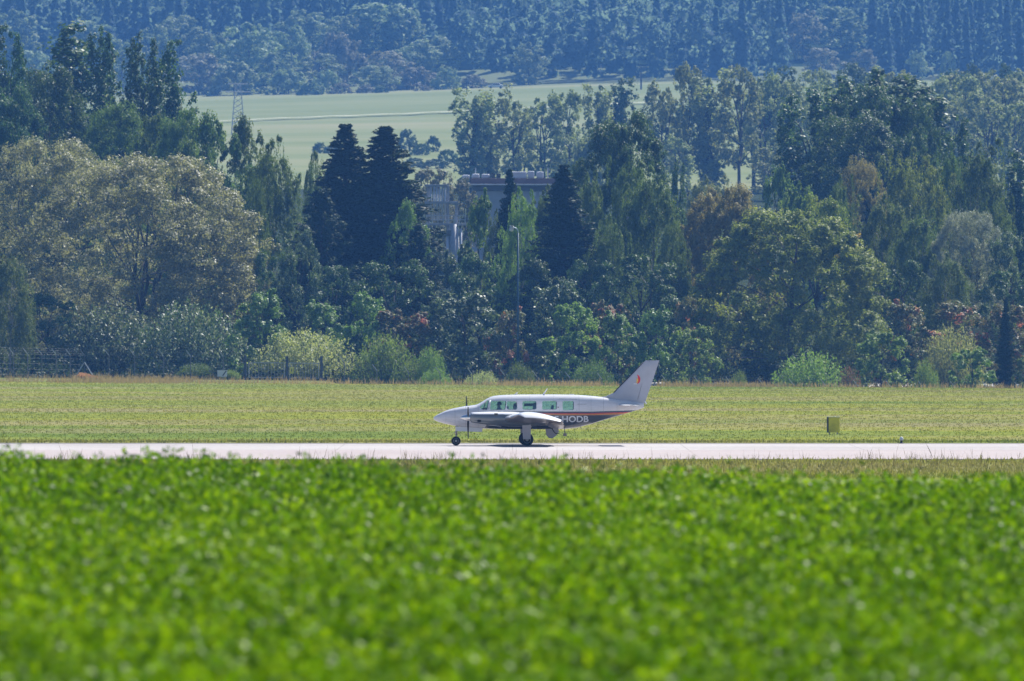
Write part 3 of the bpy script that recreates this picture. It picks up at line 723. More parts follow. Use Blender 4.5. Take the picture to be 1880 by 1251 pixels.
def s_shrub(seed):
    """many upright leafy shoots fanning out of the ground"""
    rng = np.random.default_rng(seed); n = 420; a = rng.uniform(0, 2*PI, n); q = rng.uniform(0, 1, n)**.6
    R, H = 3.4, 4.6; tip = np.stack([np.cos(a)*R*q, np.sin(a)*R*q, H*np.sqrt(np.clip(1.05-q**2, .06, 1))*rng.uniform(.78, 1.05, n)], -1)
    k = 36; t = rng.uniform(.12, 1, (n, k)); base = tip*np.array([.45,.45,0])
    P = base[:, None]*(1-t[..., None])+tip[:, None]*t[..., None]+rng.normal(size=(n, k, 3))*.10
    W = np.repeat(rng.uniform(0, 1, n), k); P = P.reshape(-1, 3); mb = MB()
    for i in range(0, n, 9): mb.tube([tuple(base[i]*.3-np.array([0,0,.3])), tuple(base[i]*.5+tip[i]*.4), tuple(tip[i]*.95)], [.035,.025,.008], 4)
    return leafmesh(P, rng.normal(size=P.shape)+np.array([0,0,.3]), W, .19, .4, rng, up=np.array([0,0,1.])), mb
def s_mid(seed, pop=False):
    """tree seen two kilometres off: open crown of bigger leaf clumps, forked trunk showing"""
    rng = np.random.default_rng(seed); H, R = 20., 5.
    if pop:
        C = []
        for k in range(6):
            a = rng.uniform(0, 2*PI); o = rng.uniform(.4, 3.0); h = H*rng.uniform(.7, 1)
            for i in range(15): t = i/14; C.append([math.cos(a)*o*(.3+.7*t)+rng.normal()*.35, math.sin(a)*o*(.3+.7*t)+rng.normal()*.35, h*(.13+.85*t)])
        C = np.array(C); rc = rng.uniform(.6, 1.2, len(C)); P, NN, W = puffs(C, rc, 5, 15, rng, 1.4, .5)
    else:
        C = envelope(60, R, H*.22, H-1, rng, DOME, .35); rc = rng.uniform(.8, 1.6, len(C)); P, NN, W = puffs(C, rc, 7, 17, rng, .9, .45)
    mb = MB(); limbs(mb, H, C[::4], rng, .38, trunks=2, spread=1.6)
    return leafmesh(P, NN, W, .46, .7, rng), mb
def s_far(seed):
    rng = np.random.default_rng(seed); H, R = 18., 6.
    C = envelope(44, R, H*.08, H-1.4, rng, OVO, .4); rc = rng.uniform(1.1, 2.4, len(C)); P, NN, W = puffs(C, rc, 9, 22, rng, .85, .42)
    mb = MB(); limbs(mb, H, C[::8], rng, .3)
    return leafmesh(P, NN, W, .6, .8, rng), mb
def s_farbush(seed):
    rng = np.random.default_rng(seed); H, R = 8., 6.
    C = envelope(46, R, .3, H-.8, rng, HALF, .4); rc = rng.uniform(.9, 1.7, len(C)); P, NN, W = puffs(C, rc, 8, 16, rng, .85, .45)
    mb = MB(); limbs(mb, H, C[::8], rng, .2)
    return leafmesh(P, NN, W, .6, .8, rng), mb
SHAPES = dict(dome=(s_dome, 1), round=(s_round, 2), farbush=(s_farbush, 2), willow=(s_willow, 2), broad=(s_broad, 3), poplar=(s_poplar, 3), weep=(s_weep, 3), dome_weep=(s_dome_weep, 1), pine=(s_pine, 2), spruce=(s_spruce, 2),
              maple=(s_maple, 3), shrub=(s_shrub, 2), mid=(s_mid, 3), mid_pop=(lambda s: s_mid(s, True), 2), far=(s_far, 3))
PAL = dict(
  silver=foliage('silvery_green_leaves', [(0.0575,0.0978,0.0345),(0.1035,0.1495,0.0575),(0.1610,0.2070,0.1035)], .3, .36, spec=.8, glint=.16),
  slopegreen=foliage('slope_leaves', [(0.1700,0.2380,0.1105),(0.2550,0.3230,0.1700),(0.3400,0.3995,0.2380)], .35, .5),
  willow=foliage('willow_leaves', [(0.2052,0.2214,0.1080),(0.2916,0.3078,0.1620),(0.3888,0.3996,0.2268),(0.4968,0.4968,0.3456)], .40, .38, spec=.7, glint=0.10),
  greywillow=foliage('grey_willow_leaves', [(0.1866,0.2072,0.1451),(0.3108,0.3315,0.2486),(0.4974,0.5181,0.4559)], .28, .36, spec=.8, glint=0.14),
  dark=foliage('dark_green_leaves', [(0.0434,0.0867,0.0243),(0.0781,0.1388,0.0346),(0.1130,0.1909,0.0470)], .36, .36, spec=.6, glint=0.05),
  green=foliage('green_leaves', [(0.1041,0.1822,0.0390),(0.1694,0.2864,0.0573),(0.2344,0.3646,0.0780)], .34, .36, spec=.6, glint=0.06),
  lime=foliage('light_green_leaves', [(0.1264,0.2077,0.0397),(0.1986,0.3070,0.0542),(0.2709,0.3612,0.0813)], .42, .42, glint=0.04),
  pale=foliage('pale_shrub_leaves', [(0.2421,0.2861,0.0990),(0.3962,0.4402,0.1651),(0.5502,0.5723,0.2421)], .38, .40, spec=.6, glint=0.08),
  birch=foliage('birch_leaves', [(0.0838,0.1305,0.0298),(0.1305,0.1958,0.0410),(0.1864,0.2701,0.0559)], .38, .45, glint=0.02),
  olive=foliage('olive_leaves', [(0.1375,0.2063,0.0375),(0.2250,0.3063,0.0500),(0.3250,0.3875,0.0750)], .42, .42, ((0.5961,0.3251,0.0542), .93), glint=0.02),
  yellowish=foliage('yellowing_leaves', [(0.1680,0.1848,0.0370),(0.2688,0.2520,0.0504),(0.3528,0.2688,0.0672)], .38, .42),
  brown=foliage('browning_leaves', [(.17,.16,.07),(.27,.235,.11),(.38,.30,.15)], .34, .42),
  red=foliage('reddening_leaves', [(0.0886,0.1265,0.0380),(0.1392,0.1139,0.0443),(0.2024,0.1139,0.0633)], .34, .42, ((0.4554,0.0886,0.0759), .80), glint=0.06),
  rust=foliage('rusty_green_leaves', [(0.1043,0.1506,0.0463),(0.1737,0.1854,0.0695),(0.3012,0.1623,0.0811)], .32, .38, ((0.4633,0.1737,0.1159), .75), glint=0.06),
  needle=foliage('dark_needles', [(.02,.038,.014),(.034,.06,.022),(.052,.085,.032)], .22, .5, spec=.4),
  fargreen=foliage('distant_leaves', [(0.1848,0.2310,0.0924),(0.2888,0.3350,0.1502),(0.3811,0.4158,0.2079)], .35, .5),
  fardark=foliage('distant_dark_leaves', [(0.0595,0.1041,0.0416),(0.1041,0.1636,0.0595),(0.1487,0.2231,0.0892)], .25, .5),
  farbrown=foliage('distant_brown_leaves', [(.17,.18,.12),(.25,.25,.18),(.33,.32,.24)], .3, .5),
)
M_bark = weathered('bark', (.055,.045,.038), .9, .4, 3); M_birch = weathered('pale_bark', (.35,.34,.31), .85, .4, 4)
MESHES = {}
def shape(kind, var):
    if (kind, var) not in MESHES:
        fn, nv = SHAPES[kind]; (V, F, v, wv), mb = fn(101+7*var+sum(map(ord, kind)))
        # robust crown box, for scaling to the measured size
        q = np.percentile(V, [.4, 99.6], axis=0); half = max(.5, (np.percentile(V[:, 0], 99)-np.percentile(V[:, 0], 1))/2)
        cr = npmesh('crown', V, F, PAL['green'], attrs={'v': v, 'w': wv}); tr = mb.build('trunk', M_bark, smooth=True)
        for o in (cr, tr): COL.objects.unlink(o)
        MESHES[(kind, var)] = (cr, tr, half, q[1][2])
    return MESHES[(kind, var)]
TREE_N = 0
NAMES = dict(dome='broadleaf_tree', round='broadleaf_tree', farbush='bush', willow='willow_tree', broad='broadleaf_tree', poplar='poplar_tree', weep='birch_tree', dome_weep='weeping_willow', pine='pine_tree', spruce='spruce_tree',
             maple='young_maple', shrub='shrub', mid='broadleaf_tree', mid_pop='poplar_tree', far='distant_tree')
def tree(label, px, top, wpx, d, kind, pal, group=None, var=None, name=None, base=None, cat=None, sink=0):
    """stand a tree at photo column px, distance d, its tip at photo row top and crown wpx wide"""
    global TREE_N; TREE_N += 1
    fn, nv = SHAPES[kind]; var = (TREE_N*5+TREE_N//3) % nv if var is None else var
    cr, tr, half, h0 = shape(kind, var)
    x = X(px, d); zb = float(Z(x, d)) if base is None else Zp(base, d)
    zb -= sink; H = Zp(top, d)-zb; w_ = wpx/FPX*d/2
    nm = name or NAMES[kind]; root = empty(nm, (x, d, zb), 0)
    s = (w_/half, w_/half, H/h0); rz = (TREE_N*2.399) % (2*PI)
    for src, m in ((cr, PAL[pal]), (tr, M_birch if kind == 'weep' else M_bark)):
        o = src.copy(); COL.objects.link(o); o.parent = root; o.name = src.name.split('.')[0]
        if kind in ('shrub',) and src is tr: o.name = 'stems'
        o.scale = s; o.rotation_euler = (0, 0, rz if abs(s[0]-s[1]) < 1e-6 else 0)
        o.material_slots[0].link = 'OBJECT'; o.material_slots[0].material = m
    tag(root, label, cat or ('shrub' if 'shrub' in nm or 'bush' in nm else 'tree'), group)
    return root
# ================================================================ trees of the belt behind the fence
G1 = 'big trees behind the perimeter fence'; G2 = 'young trees along the perimeter fence'; G3 = 'shrubs along the perimeter fence'
NEAR = [
 # label, px, top, width, distance, kind, palette, group
 ('broad grey-green willow with many rounded puffs and dark forking limbs, foremost on the left', 255, 292, 430, 1105, 'willow', 'willow', G1),
 ('olive willow crown rising behind the grey-green willow at the left edge', 88, 262, 330, 1150, 'willow', 'willow', G1),
 ('grey willow leaning right of the big willow towards the narrow birch', 405, 375, 150, 1118, 'willow', 'willow', G1),
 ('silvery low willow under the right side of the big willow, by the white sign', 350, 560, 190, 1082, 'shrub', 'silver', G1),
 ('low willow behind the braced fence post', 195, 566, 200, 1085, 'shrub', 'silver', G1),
 ('slim dark green tree at the left edge of the frame below the willows', 20, 468, 95, 1080, 'weep', 'birch', G1),
 ('dark low tree behind the left fence posts', 90, 540, 130, 1090, 'broad', 'dark', G1),
 ('tall poplar cut by the left edge of the frame', 4, 58, 80, 1290, 'poplar', 'dark', G1),
 ('short poplar spire just inside the left edge', 26, 70, 64, 1280, 'poplar', 'dark', G1),
 ('twin-spired tall poplar, widest of the left poplar row', 118, 56, 125, 1300, 'poplar', 'dark', G1),
 ('dense poplar with two tips right of the twin-spired one', 190, 66, 92, 1295, 'poplar', 'dark', G1),
 ('slender poplar standing alone before the hazy slope', 253, 76, 76, 1290, 'poplar', 'dark', G1),
 ('narrow pointed poplar at the meadow edge, rightmost of the left row', 320, 84, 84, 1300, 'poplar', 'dark', G1),
 ('small poplar between the two rightmost spires of the left row', 290, 135, 54, 1290, 'poplar', 'dark', G1),
 ('dark rounded tree below the twin-spired poplar', 88, 128, 190, 1245, 'round', 'dark', G1),
 ('dark bushy tree at the left edge above the olive willow', 14, 165, 160, 1235, 'round', 'dark', G1),
 ('green bushy tree under the slender poplars', 215, 196, 170, 1230, 'round', 'birch', G1),
 ('mid green tree between the willow top and the pointed poplar', 285, 215, 110, 1225, 'broad', 'birch', G1),
 ('rounded tree on the left end of the clump over the willow', 335, 208, 140, 1200, 'round', 'birch', G1),
 ('green tree in the middle of the clump over the willow', 392, 212, 140, 1195, 'broad', 'birch', G1),
 ('green tree with a lone tip at the right of the clump', 455, 218, 110, 1198, 'broad', 'birch', G1),
 ('tall dark weeping birch with a bright right edge, left of the pines', 500, 258, 116, 1130, 'weep', 'birch', G1),
 ('slim birch in front of the tall weeping birch', 470, 310, 55, 1120, 'weep', 'birch', G1),
 ('round-topped birch left of the twin pines', 582, 284, 76, 1160, 'weep', 'birch', G1),
 ('left one of the twin dark pines', 634, 232, 215, 1120, 'spruce', 'needle', G1),
 ('right one of the twin dark pines', 706, 236, 270, 1118, 'spruce', 'needle', G1),
 ('small dark pine filling the gap under the twin pines', 592, 350, 150, 1108, 'pine', 'needle', G1),
 ('lower dark pine leaning on the right side of the twin pines', 768, 415, 130, 1106, 'pine', 'needle', G1),
 ('sunlit green tree on the right flank of the pines', 748, 372, 84, 1112, 'broad', 'green', G1),
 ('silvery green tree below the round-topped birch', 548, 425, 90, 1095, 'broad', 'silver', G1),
 ('maple with a yellowing tip left of the dark spire', 882, 350, 66, 1120, 'maple', 'green', G1),
 ('dark pointed spruce in front of the low building', 936, 314, 90, 1130, 'spruce', 'needle', G1),
 ('bright drooping birch behind the street lamp', 955, 350, 88, 1105, 'weep', 'lime', G1),
 ('dark cone-shaped spruce in the middle of the belt', 1036, 306, 175, 1103, 'spruce', 'needle', G1),
 ('birch just left of the dark cone-shaped spruce', 1004, 345, 62, 1122, 'weep', 'birch', G1),
 ('green birch right of the dark cone-shaped spruce', 1078, 320, 76, 1125, 'weep', 'birch', G1),
 ('dark round-headed tree standing highest in the middle', 1145, 212, 185, 1165, 'round', 'dark', G1),
 ('thin leaning tree beside the round-headed tree', 1243, 303, 30, 1190, 'poplar', 'dark', G1),
 ('drooping birch right below the round-headed tree', 1155, 292, 86, 1128, 'weep', 'birch', G1),
 ('wide drooping birch with a dark hollow side', 1196, 306, 125, 1110, 'weep', 'birch', G1),
 ('low drooping birch between the middle spruce and the wide birch', 1115, 400, 96, 1100, 'weep', 'birch', G1),
 ('shaded birch behind the orange-brown tree', 1235, 400, 80, 1104, 'weep', 'birch', G1),
 ('hazy green tree behind the orange-brown one', 1295, 325, 90, 1300, 'weep', 'fargreen', G1),
 ('orange-brown maple behind the great olive tree', 1332, 348, 195, 1112, 'dome', 'brown', G1),
 ('great round olive-green tree right of the aeroplane', 1450, 392, 335, 1090, 'dome', 'olive', G1),
 ('olive shoulder tree on top of the great round tree', 1500, 362, 130, 1104, 'broad', 'olive', G1),
 ('left poplar of the tall dark group on the right', 1492, 176, 120, 1300, 'poplar', 'dark', G1),
 ('second tree of the tall dark group on the right', 1548, 154, 125, 1305, 'poplar', 'dark', G1),
 ('highest tree of the tall dark group on the right', 1608, 138, 135, 1302, 'poplar', 'dark', G1),
 ('third tree of the tall dark group, right of the highest', 1655, 150, 120, 1300, 'poplar', 'dark', G1),
 ('right shoulder tree of the tall dark group', 1705, 168, 115, 1298, 'poplar', 'dark', G1),
 ('dense dark crown filling the heart of the tall group', 1590, 165, 200, 1295, 'round', 'dark', G1),
 ('dense dark crown under the right shoulder of the tall group', 1685, 195, 130, 1292, 'round', 'dark', G1),
 ('lower dark tree in front of the tall group', 1570, 215, 230, 1280, 'round', 'dark', G1),
 ('dark tree at the foot of the tall group, right side', 1690, 235, 110, 1282, 'broad', 'dark', G1),
 ('small bright tree left of the tall dark group', 1430, 305, 60, 1240, 'maple', 'green', G1),
 ('low yellow-green tree left under the tall dark group', 1468, 340, 70, 1200, 'maple', 'lime', G1),
 ('dark poplar between the tall group and the right edge', 1772, 226, 66, 1250, 'poplar', 'dark', G1),
 ('weeping willow with a dark hollow and yellow rim', 1678, 276, 130, 1175, 'dome_weep', 'olive', G1),
 ('rusty round-topped tree left of the weeping willow', 1580, 298, 110, 1180, 'round', 'brown', G1),
 ('small drooping tree between rusty tree and olive tree', 1542, 325, 60, 1160, 'weep', 'birch', G1),
 ('tall drooping birch right of the weeping willow', 1798, 262, 120, 1170, 'weep', 'birch', G1),
 ('narrow birch leaning on the dark poplar', 1746, 265, 62, 1180, 'weep', 'birch', G1),
 ('dark poplar at the right edge of the frame', 1870, 285, 60, 1190, 'poplar', 'dark', G1),
 ('birch directly right of the great olive tree', 1625, 362, 120, 1125, 'weep', 'birch', G1),
 ('second birch right of the great olive tree', 1690, 388, 110, 1120, 'weep', 'birch', G1),
 ('silvery willow on the right above the brown maples', 1775, 392, 150, 1118, 'willow', 'greywillow', G1),
 ('silver-green tree at the right edge below the poplar', 1858, 430, 110, 1112, 'broad', 'silver', G1),
 ('birch rising between silvery willow and right edge', 1830, 360, 90, 1140, 'weep', 'birch', G1),
 ('shaded birch under the silvery willow', 1740, 470, 100, 1098, 'weep', 'birch', G1),
 ('shaded dark tree right of the great olive tree base', 1655, 480, 110, 1102, 'broad', 'dark', G1),
 ('shaded dark tree at the lower right edge', 1850, 500, 120, 1100, 'broad', 'dark', G1),
 ('dark birch hiding the foot of the low building, left', 912, 385, 70, 1135, 'weep', 'birch', G1),
 ('dark tree hiding the foot of the low building, right', 985, 362, 84, 1150, 'broad', 'birch', G1),
 ('green tree between low building and round-headed tree', 1070, 300, 80, 1220, 'broad', 'birch', G1),
 ('green tree directly under the hazy gap, right of the wide birch', 1285, 390, 110, 1140, 'weep', 'birch', G1),
 ('dark tree between the tall weeping birch and the left pine', 560, 400, 100, 1125, 'weep', 'birch', G1),
 ('dark tree below the green clump over the willow', 420, 300, 150, 1180, 'broad', 'dark', G1),
 ('green rounded tree above the right shoulder of the willow', 330, 262, 120, 1185, 'broad', 'birch', G1),
 ('shaded tree behind birches near the right edge', 1820, 330, 130, 1190, 'broad', 'dark', G1),
 # second storey that closes the belt with shade
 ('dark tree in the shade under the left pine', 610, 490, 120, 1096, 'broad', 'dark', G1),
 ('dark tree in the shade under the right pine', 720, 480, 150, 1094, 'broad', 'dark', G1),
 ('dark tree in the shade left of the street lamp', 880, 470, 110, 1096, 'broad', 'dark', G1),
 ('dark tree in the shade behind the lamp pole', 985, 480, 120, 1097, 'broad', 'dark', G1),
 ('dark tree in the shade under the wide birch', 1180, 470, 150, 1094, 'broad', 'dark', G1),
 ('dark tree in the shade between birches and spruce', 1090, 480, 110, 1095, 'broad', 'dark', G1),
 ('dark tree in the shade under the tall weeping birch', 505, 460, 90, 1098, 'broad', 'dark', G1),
 ('pale-leaved tree in the gap below the pipe frame', 838, 455, 70, 1100, 'maple', 'silver', G1),
 # young trees
 ('green young tree right of the white sign', 478, 532, 104, 1068, 'maple', 'green', G2),
 ('rounded young tree behind the pale shrub', 588, 552, 92, 1072, 'maple', 'green', G2),
 ('dark young tree between pale shrub and red tree', 670, 540, 84, 1070, 'maple', 'green', G2),
 ('young maple with a crimson patch of leaves', 745, 570, 116, 1068, 'maple', 'red', G2),
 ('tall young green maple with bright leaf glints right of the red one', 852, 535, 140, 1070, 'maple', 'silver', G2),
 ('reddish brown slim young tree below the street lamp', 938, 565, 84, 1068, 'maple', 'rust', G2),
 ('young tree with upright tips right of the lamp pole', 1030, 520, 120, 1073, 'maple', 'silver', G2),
 ('green young tree with rusty tips above the aeroplane cabin', 1052, 560, 110, 1066, 'maple', 'lime', G2),
 ('young tree with orange tips above the aeroplane tail', 1120, 555, 90, 1074, 'maple', 'rust', G2),
 ('dark green young tree left of the tail fin tip', 1135, 572, 90, 1066, 'maple', 'green', G2),
 ('dark green young tree right behind the tail fin', 1208, 562, 88, 1068, 'maple', 'green', G2),
 ('reddish young tree at the left foot of the great olive tree', 1262, 548, 60, 1078, 'maple', 'rust', G2),
 ('open yellow-green sapling on a thin stem right of the tail fin', 1268, 598, 92, 1062, 'maple', 'lime', G2),
 ('light green pointed young tree right of the great olive tree', 1617, 608, 98, 1062, 'maple', 'lime', G2),
 ('dark maple with reddish tips behind the pointed young tree', 1660, 552, 104, 1072, 'maple', 'rust', G2),
 ('brown-tinged young maple near the right edge', 1752, 556, 116, 1078, 'maple', 'rust', G2),
 ('brown-tinged young maple at the right edge', 1848, 562, 110, 1080, 'maple', 'rust', G2),
 ('bright green bushy young tree near the right edge', 1785, 640, 84, 1058, 'maple', 'lime', G2),
 ('slim blackish young spruce at the right edge', 1847, 548, 44, 1062, 'spruce', 'needle', G2),
 ('small pale green sapling at the right edge beside the slim spruce', 1878, 655, 44, 1060, 'maple', 'lime', G2),
 # shrubs
 ('wide pale yellow-green shrub behind the metal gate', 557, 610, 176, 1064, 'shrub', 'pale', G3),
 ('rounded olive shrub right of the metal gate', 706, 618, 116, 1062, 'shrub', 'lime', G3),
 ('reddish-tipped spreading shrub right of the open sapling', 1490, 650, 136, 1056, 'shrub', 'lime', G3),
 ('large pale rounded shrub near the right edge', 1748, 606, 108, 1070, 'shrub', 'pale', G3),
 ('small bright bush between open sapling and spreading shrub', 1357, 684, 36, 1054, 'shrub', 'lime', G3),
 ('small green bush left of the gate post', 424, 680, 34, 1056, 'shrub', 'lime', G3),
 ('low bush right of the rounded olive shrub', 800, 678, 60, 1056, 'shrub', 'lime', G3),
 ('low dry yellowish bush behind the middle of the fence', 885, 684, 70, 1054, 'shrub', 'pale', G3),
 ('green bush at the fence under the reddish brown young tree', 955, 668, 56, 1056, 'shrub', 'birch', G3),
 ('green bush at the fence between lamp pole and tail fin', 1090, 664, 70, 1057, 'shrub', 'birch', G3),
 ('reddish low bush between spreading shrub and pointed young tree', 1560, 676, 46, 1055, 'shrub', 'rust', G3),
 ('yellow-green bush at the fence right of the crimson young maple', 790, 640, 60, 1062, 'shrub', 'lime', G3),
 ('low green bush at the fence left of the gate under the silvery willow', 360, 668, 60, 1062, 'shrub', 'birch', G3),
 ('small bush beside the pointed young tree', 1700, 665, 50, 1060, 'shrub', 'lime', G3),
]
for l, px, top, w_, d, kind, pal, g in NEAR:
    nm = 'pine_tree' if 'twin dark pines' in l else {'spruce': 'spruce_tree'}.get(kind)
    if kind == 'shrub' and 'willow' in l and 'low' in l and g == G1: nm = 'willow_shrub'
    if 'maple' == kind and not ('maple' in l): nm = 'young_tree'
    if kind == 'willow' and 'olive-green' in l: nm = 'broadleaf_tree'
    if kind == 'weep' and 'birch' not in l: nm = 'broadleaf_tree'
    tree(l, px, top, w_, d, kind, pal, g, name=nm)
# ---- two kilometres off: row of poplars and the pale wood on the right
G4 = 'hazy trees at the near edge of the meadow'
MID = [
 ('hazy poplar pair at the left end of the row before the meadow', 862, 165, 74, 1880, 'mid_pop', 'fargreen'),
 ('hazy poplar second from the left end of the row', 892, 163, 56, 1885, 'mid_pop', 'fargreen'),
 ('hazy open tree with a forked trunk, third of the row', 945, 178, 82, 1890, 'mid', 'fargreen'),
 ('hazy open tree with slanting limbs, fourth of the row', 1000, 172, 90, 1900, 'mid', 'fargreen'),
 ('hazy pale tree, fifth of the row', 1046, 168, 80, 1905, 'mid', 'fargreen'),
 ('hazy narrow poplar left of the gap onto the meadow', 1096, 158, 56, 1920, 'mid_pop', 'fargreen'),
 ('hazy dense poplar tip behind the round-headed tree', 1135, 146, 62, 1930, 'mid_pop', 'fardark'),
 ('hazy tree right of the meadow gap', 1215, 152, 84, 1890, 'mid', 'fargreen'),
 ('hazy tall tree with a clear trunk right of the gap', 1262, 118, 80, 1900, 'mid', 'fargreen'),
 ('hazy tree in the middle of the pale wood, left part', 1308, 130, 84, 1900, 'mid_pop', 'fargreen'),
 ('hazy tall pale tree with a bare lower trunk', 1356, 124, 96, 1890, 'mid', 'fargreen'),
 ('hazy tree right of the bare-trunked one', 1404, 134, 84, 1905, 'mid', 'fargreen'),
 ('hazy dark-topped tree behind the pale wood', 1440, 126, 60, 1960, 'mid_pop', 'fardark'),
 ('hazy pale tree left of the tall dark group', 1452, 150, 80, 1900, 'mid', 'fargreen'),
 ('hazy pale tree seen just over the tall dark group, left', 1505, 150, 70, 1910, 'mid', 'fargreen'),
 ('hazy dark tree peeping over the tall dark group', 1565, 118, 110, 2100, 'mid', 'fardark'),
 ('hazy pale tree right of the highest dark tree', 1712, 142, 100, 1990, 'mid', 'fargreen'),
 ('hazy pale rounded tree near the right edge, upper row', 1775, 140, 100, 1990, 'mid', 'fargreen'),
 ('hazy pale tree at the right edge, upper row', 1850, 142, 110, 1980, 'mid', 'fargreen'),
 ('hazy pale tree right of the tall group, lower row', 1748, 190, 100, 1880, 'mid', 'fargreen'),
 ('hazy pale tree near the right edge, lower row', 1812, 165, 110, 1870, 'mid', 'fargreen'),
 ('hazy pale tree at the right edge, lower row', 1872, 185, 90, 1865, 'mid', 'fargreen'),
 ('hazy dark tree left in the row behind the right wood', 1745, 130, 60, 2150, 'mid', 'fardark'),
 ('hazy dark tree in the middle of the row behind the right wood', 1785, 120, 66, 2160, 'mid', 'fardark'),
 ('hazy dark tree at the right end of the row behind the right wood', 1846, 120, 70, 2150, 'mid', 'fardark'),
 ('hazy dark lower tree behind the third tree of the row', 960, 235, 80, 1960, 'mid', 'fardark'),
 ('hazy dark lower tree under the fifth tree of the row', 1040, 240, 90, 1960, 'mid', 'fardark'),
 ('hazy shaded tree under the tall clear-trunked tree', 1235, 190, 90, 1960, 'mid', 'fardark'),
 ('hazy shaded tree left behind the bare-trunked tree', 1290, 170, 100, 1965, 'mid', 'fargreen'),
 ('hazy shaded tree right behind the bare-trunked tree', 1385, 165, 100, 1965, 'mid', 'fargreen'),
 ('hazy shaded tree left of the tall dark group', 1440, 180, 90, 1960, 'mid', 'fardark'),
 ('hazy pale tree above the right shoulder of the tall dark group', 1655, 132, 100, 2060, 'mid', 'fargreen'),
 ('hazy pale tree over the highest dark tree', 1610, 126, 90, 2080, 'mid', 'fargreen'),
 ('hazy pale broad tree filling the wood before the right edge', 1810, 132, 120, 2060, 'mid', 'fargreen'),
 ('hazy pale tree left of the broad one in the right wood', 1745, 134, 110, 2070, 'mid', 'fargreen'),
 ('hazy pale tree beyond the wood at the right edge', 1872, 130, 90, 2060, 'mid', 'fargreen'),
 ('hazy pale tree over the left shoulder of the tall dark group', 1500, 128, 90, 2060, 'mid', 'fargreen'),
 ('hazy pale bush tree under the row, right of the low building', 1085, 255, 70, 1860, 'mid', 'fargreen'),
 ('hazy low tree under the pale wood', 1240, 250, 70, 1850, 'mid', 'fargreen'),
 ('hazy low tree under the bare-trunked tree', 1410, 270, 80, 1850, 'mid', 'fargreen'),
 ('hazy reddish-brown tree behind the pipe frame', 790, 310, 100, 1420, 'mid', 'farbrown'),
 ('hazy brown tree between the pipe frame and the low building', 850, 330, 80, 1400, 'mid', 'farbrown'),
 ('hazy blue-green bush on the meadow left of the poplar row', 747, 238, 38, 2350, 'far', 'fardark'),
 ('hazy small bush on the meadow right beside the blue-green one', 795, 250, 26, 2340, 'far', 'fardark'),
 ('hazy low bush under the two meadow bushes', 775, 264, 40, 2310, 'far', 'fardark'),
 ('hazy bush on the meadow behind the round-topped birch', 588, 262, 34, 2330, 'far', 'fardark'),
 ('hazy small bush on the meadow next to the left pine', 612, 266, 28, 2330, 'far', 'fardark'),
 ('hazy bush at the foot of the poplar row', 822, 275, 44, 2200, 'far', 'fardark'),
 ('hazy bush behind the right pine', 760, 290, 50, 2180, 'far', 'fardark'),
 ('hazy bush right of the lower meadow bushes', 800, 292, 50, 2170, 'far', 'fardark'),
]
for l, px, top, w_, d, kind, pal in MID:
    bush = 'bush' in l
    tree(l, px, top, w_, d, 'farbush' if bush else kind, pal, G4 if not bush else 'hazy bushes on the meadow', name='bush' if bush else ('poplar_tree' if 'poplar' in l else 'broadleaf_tree'))
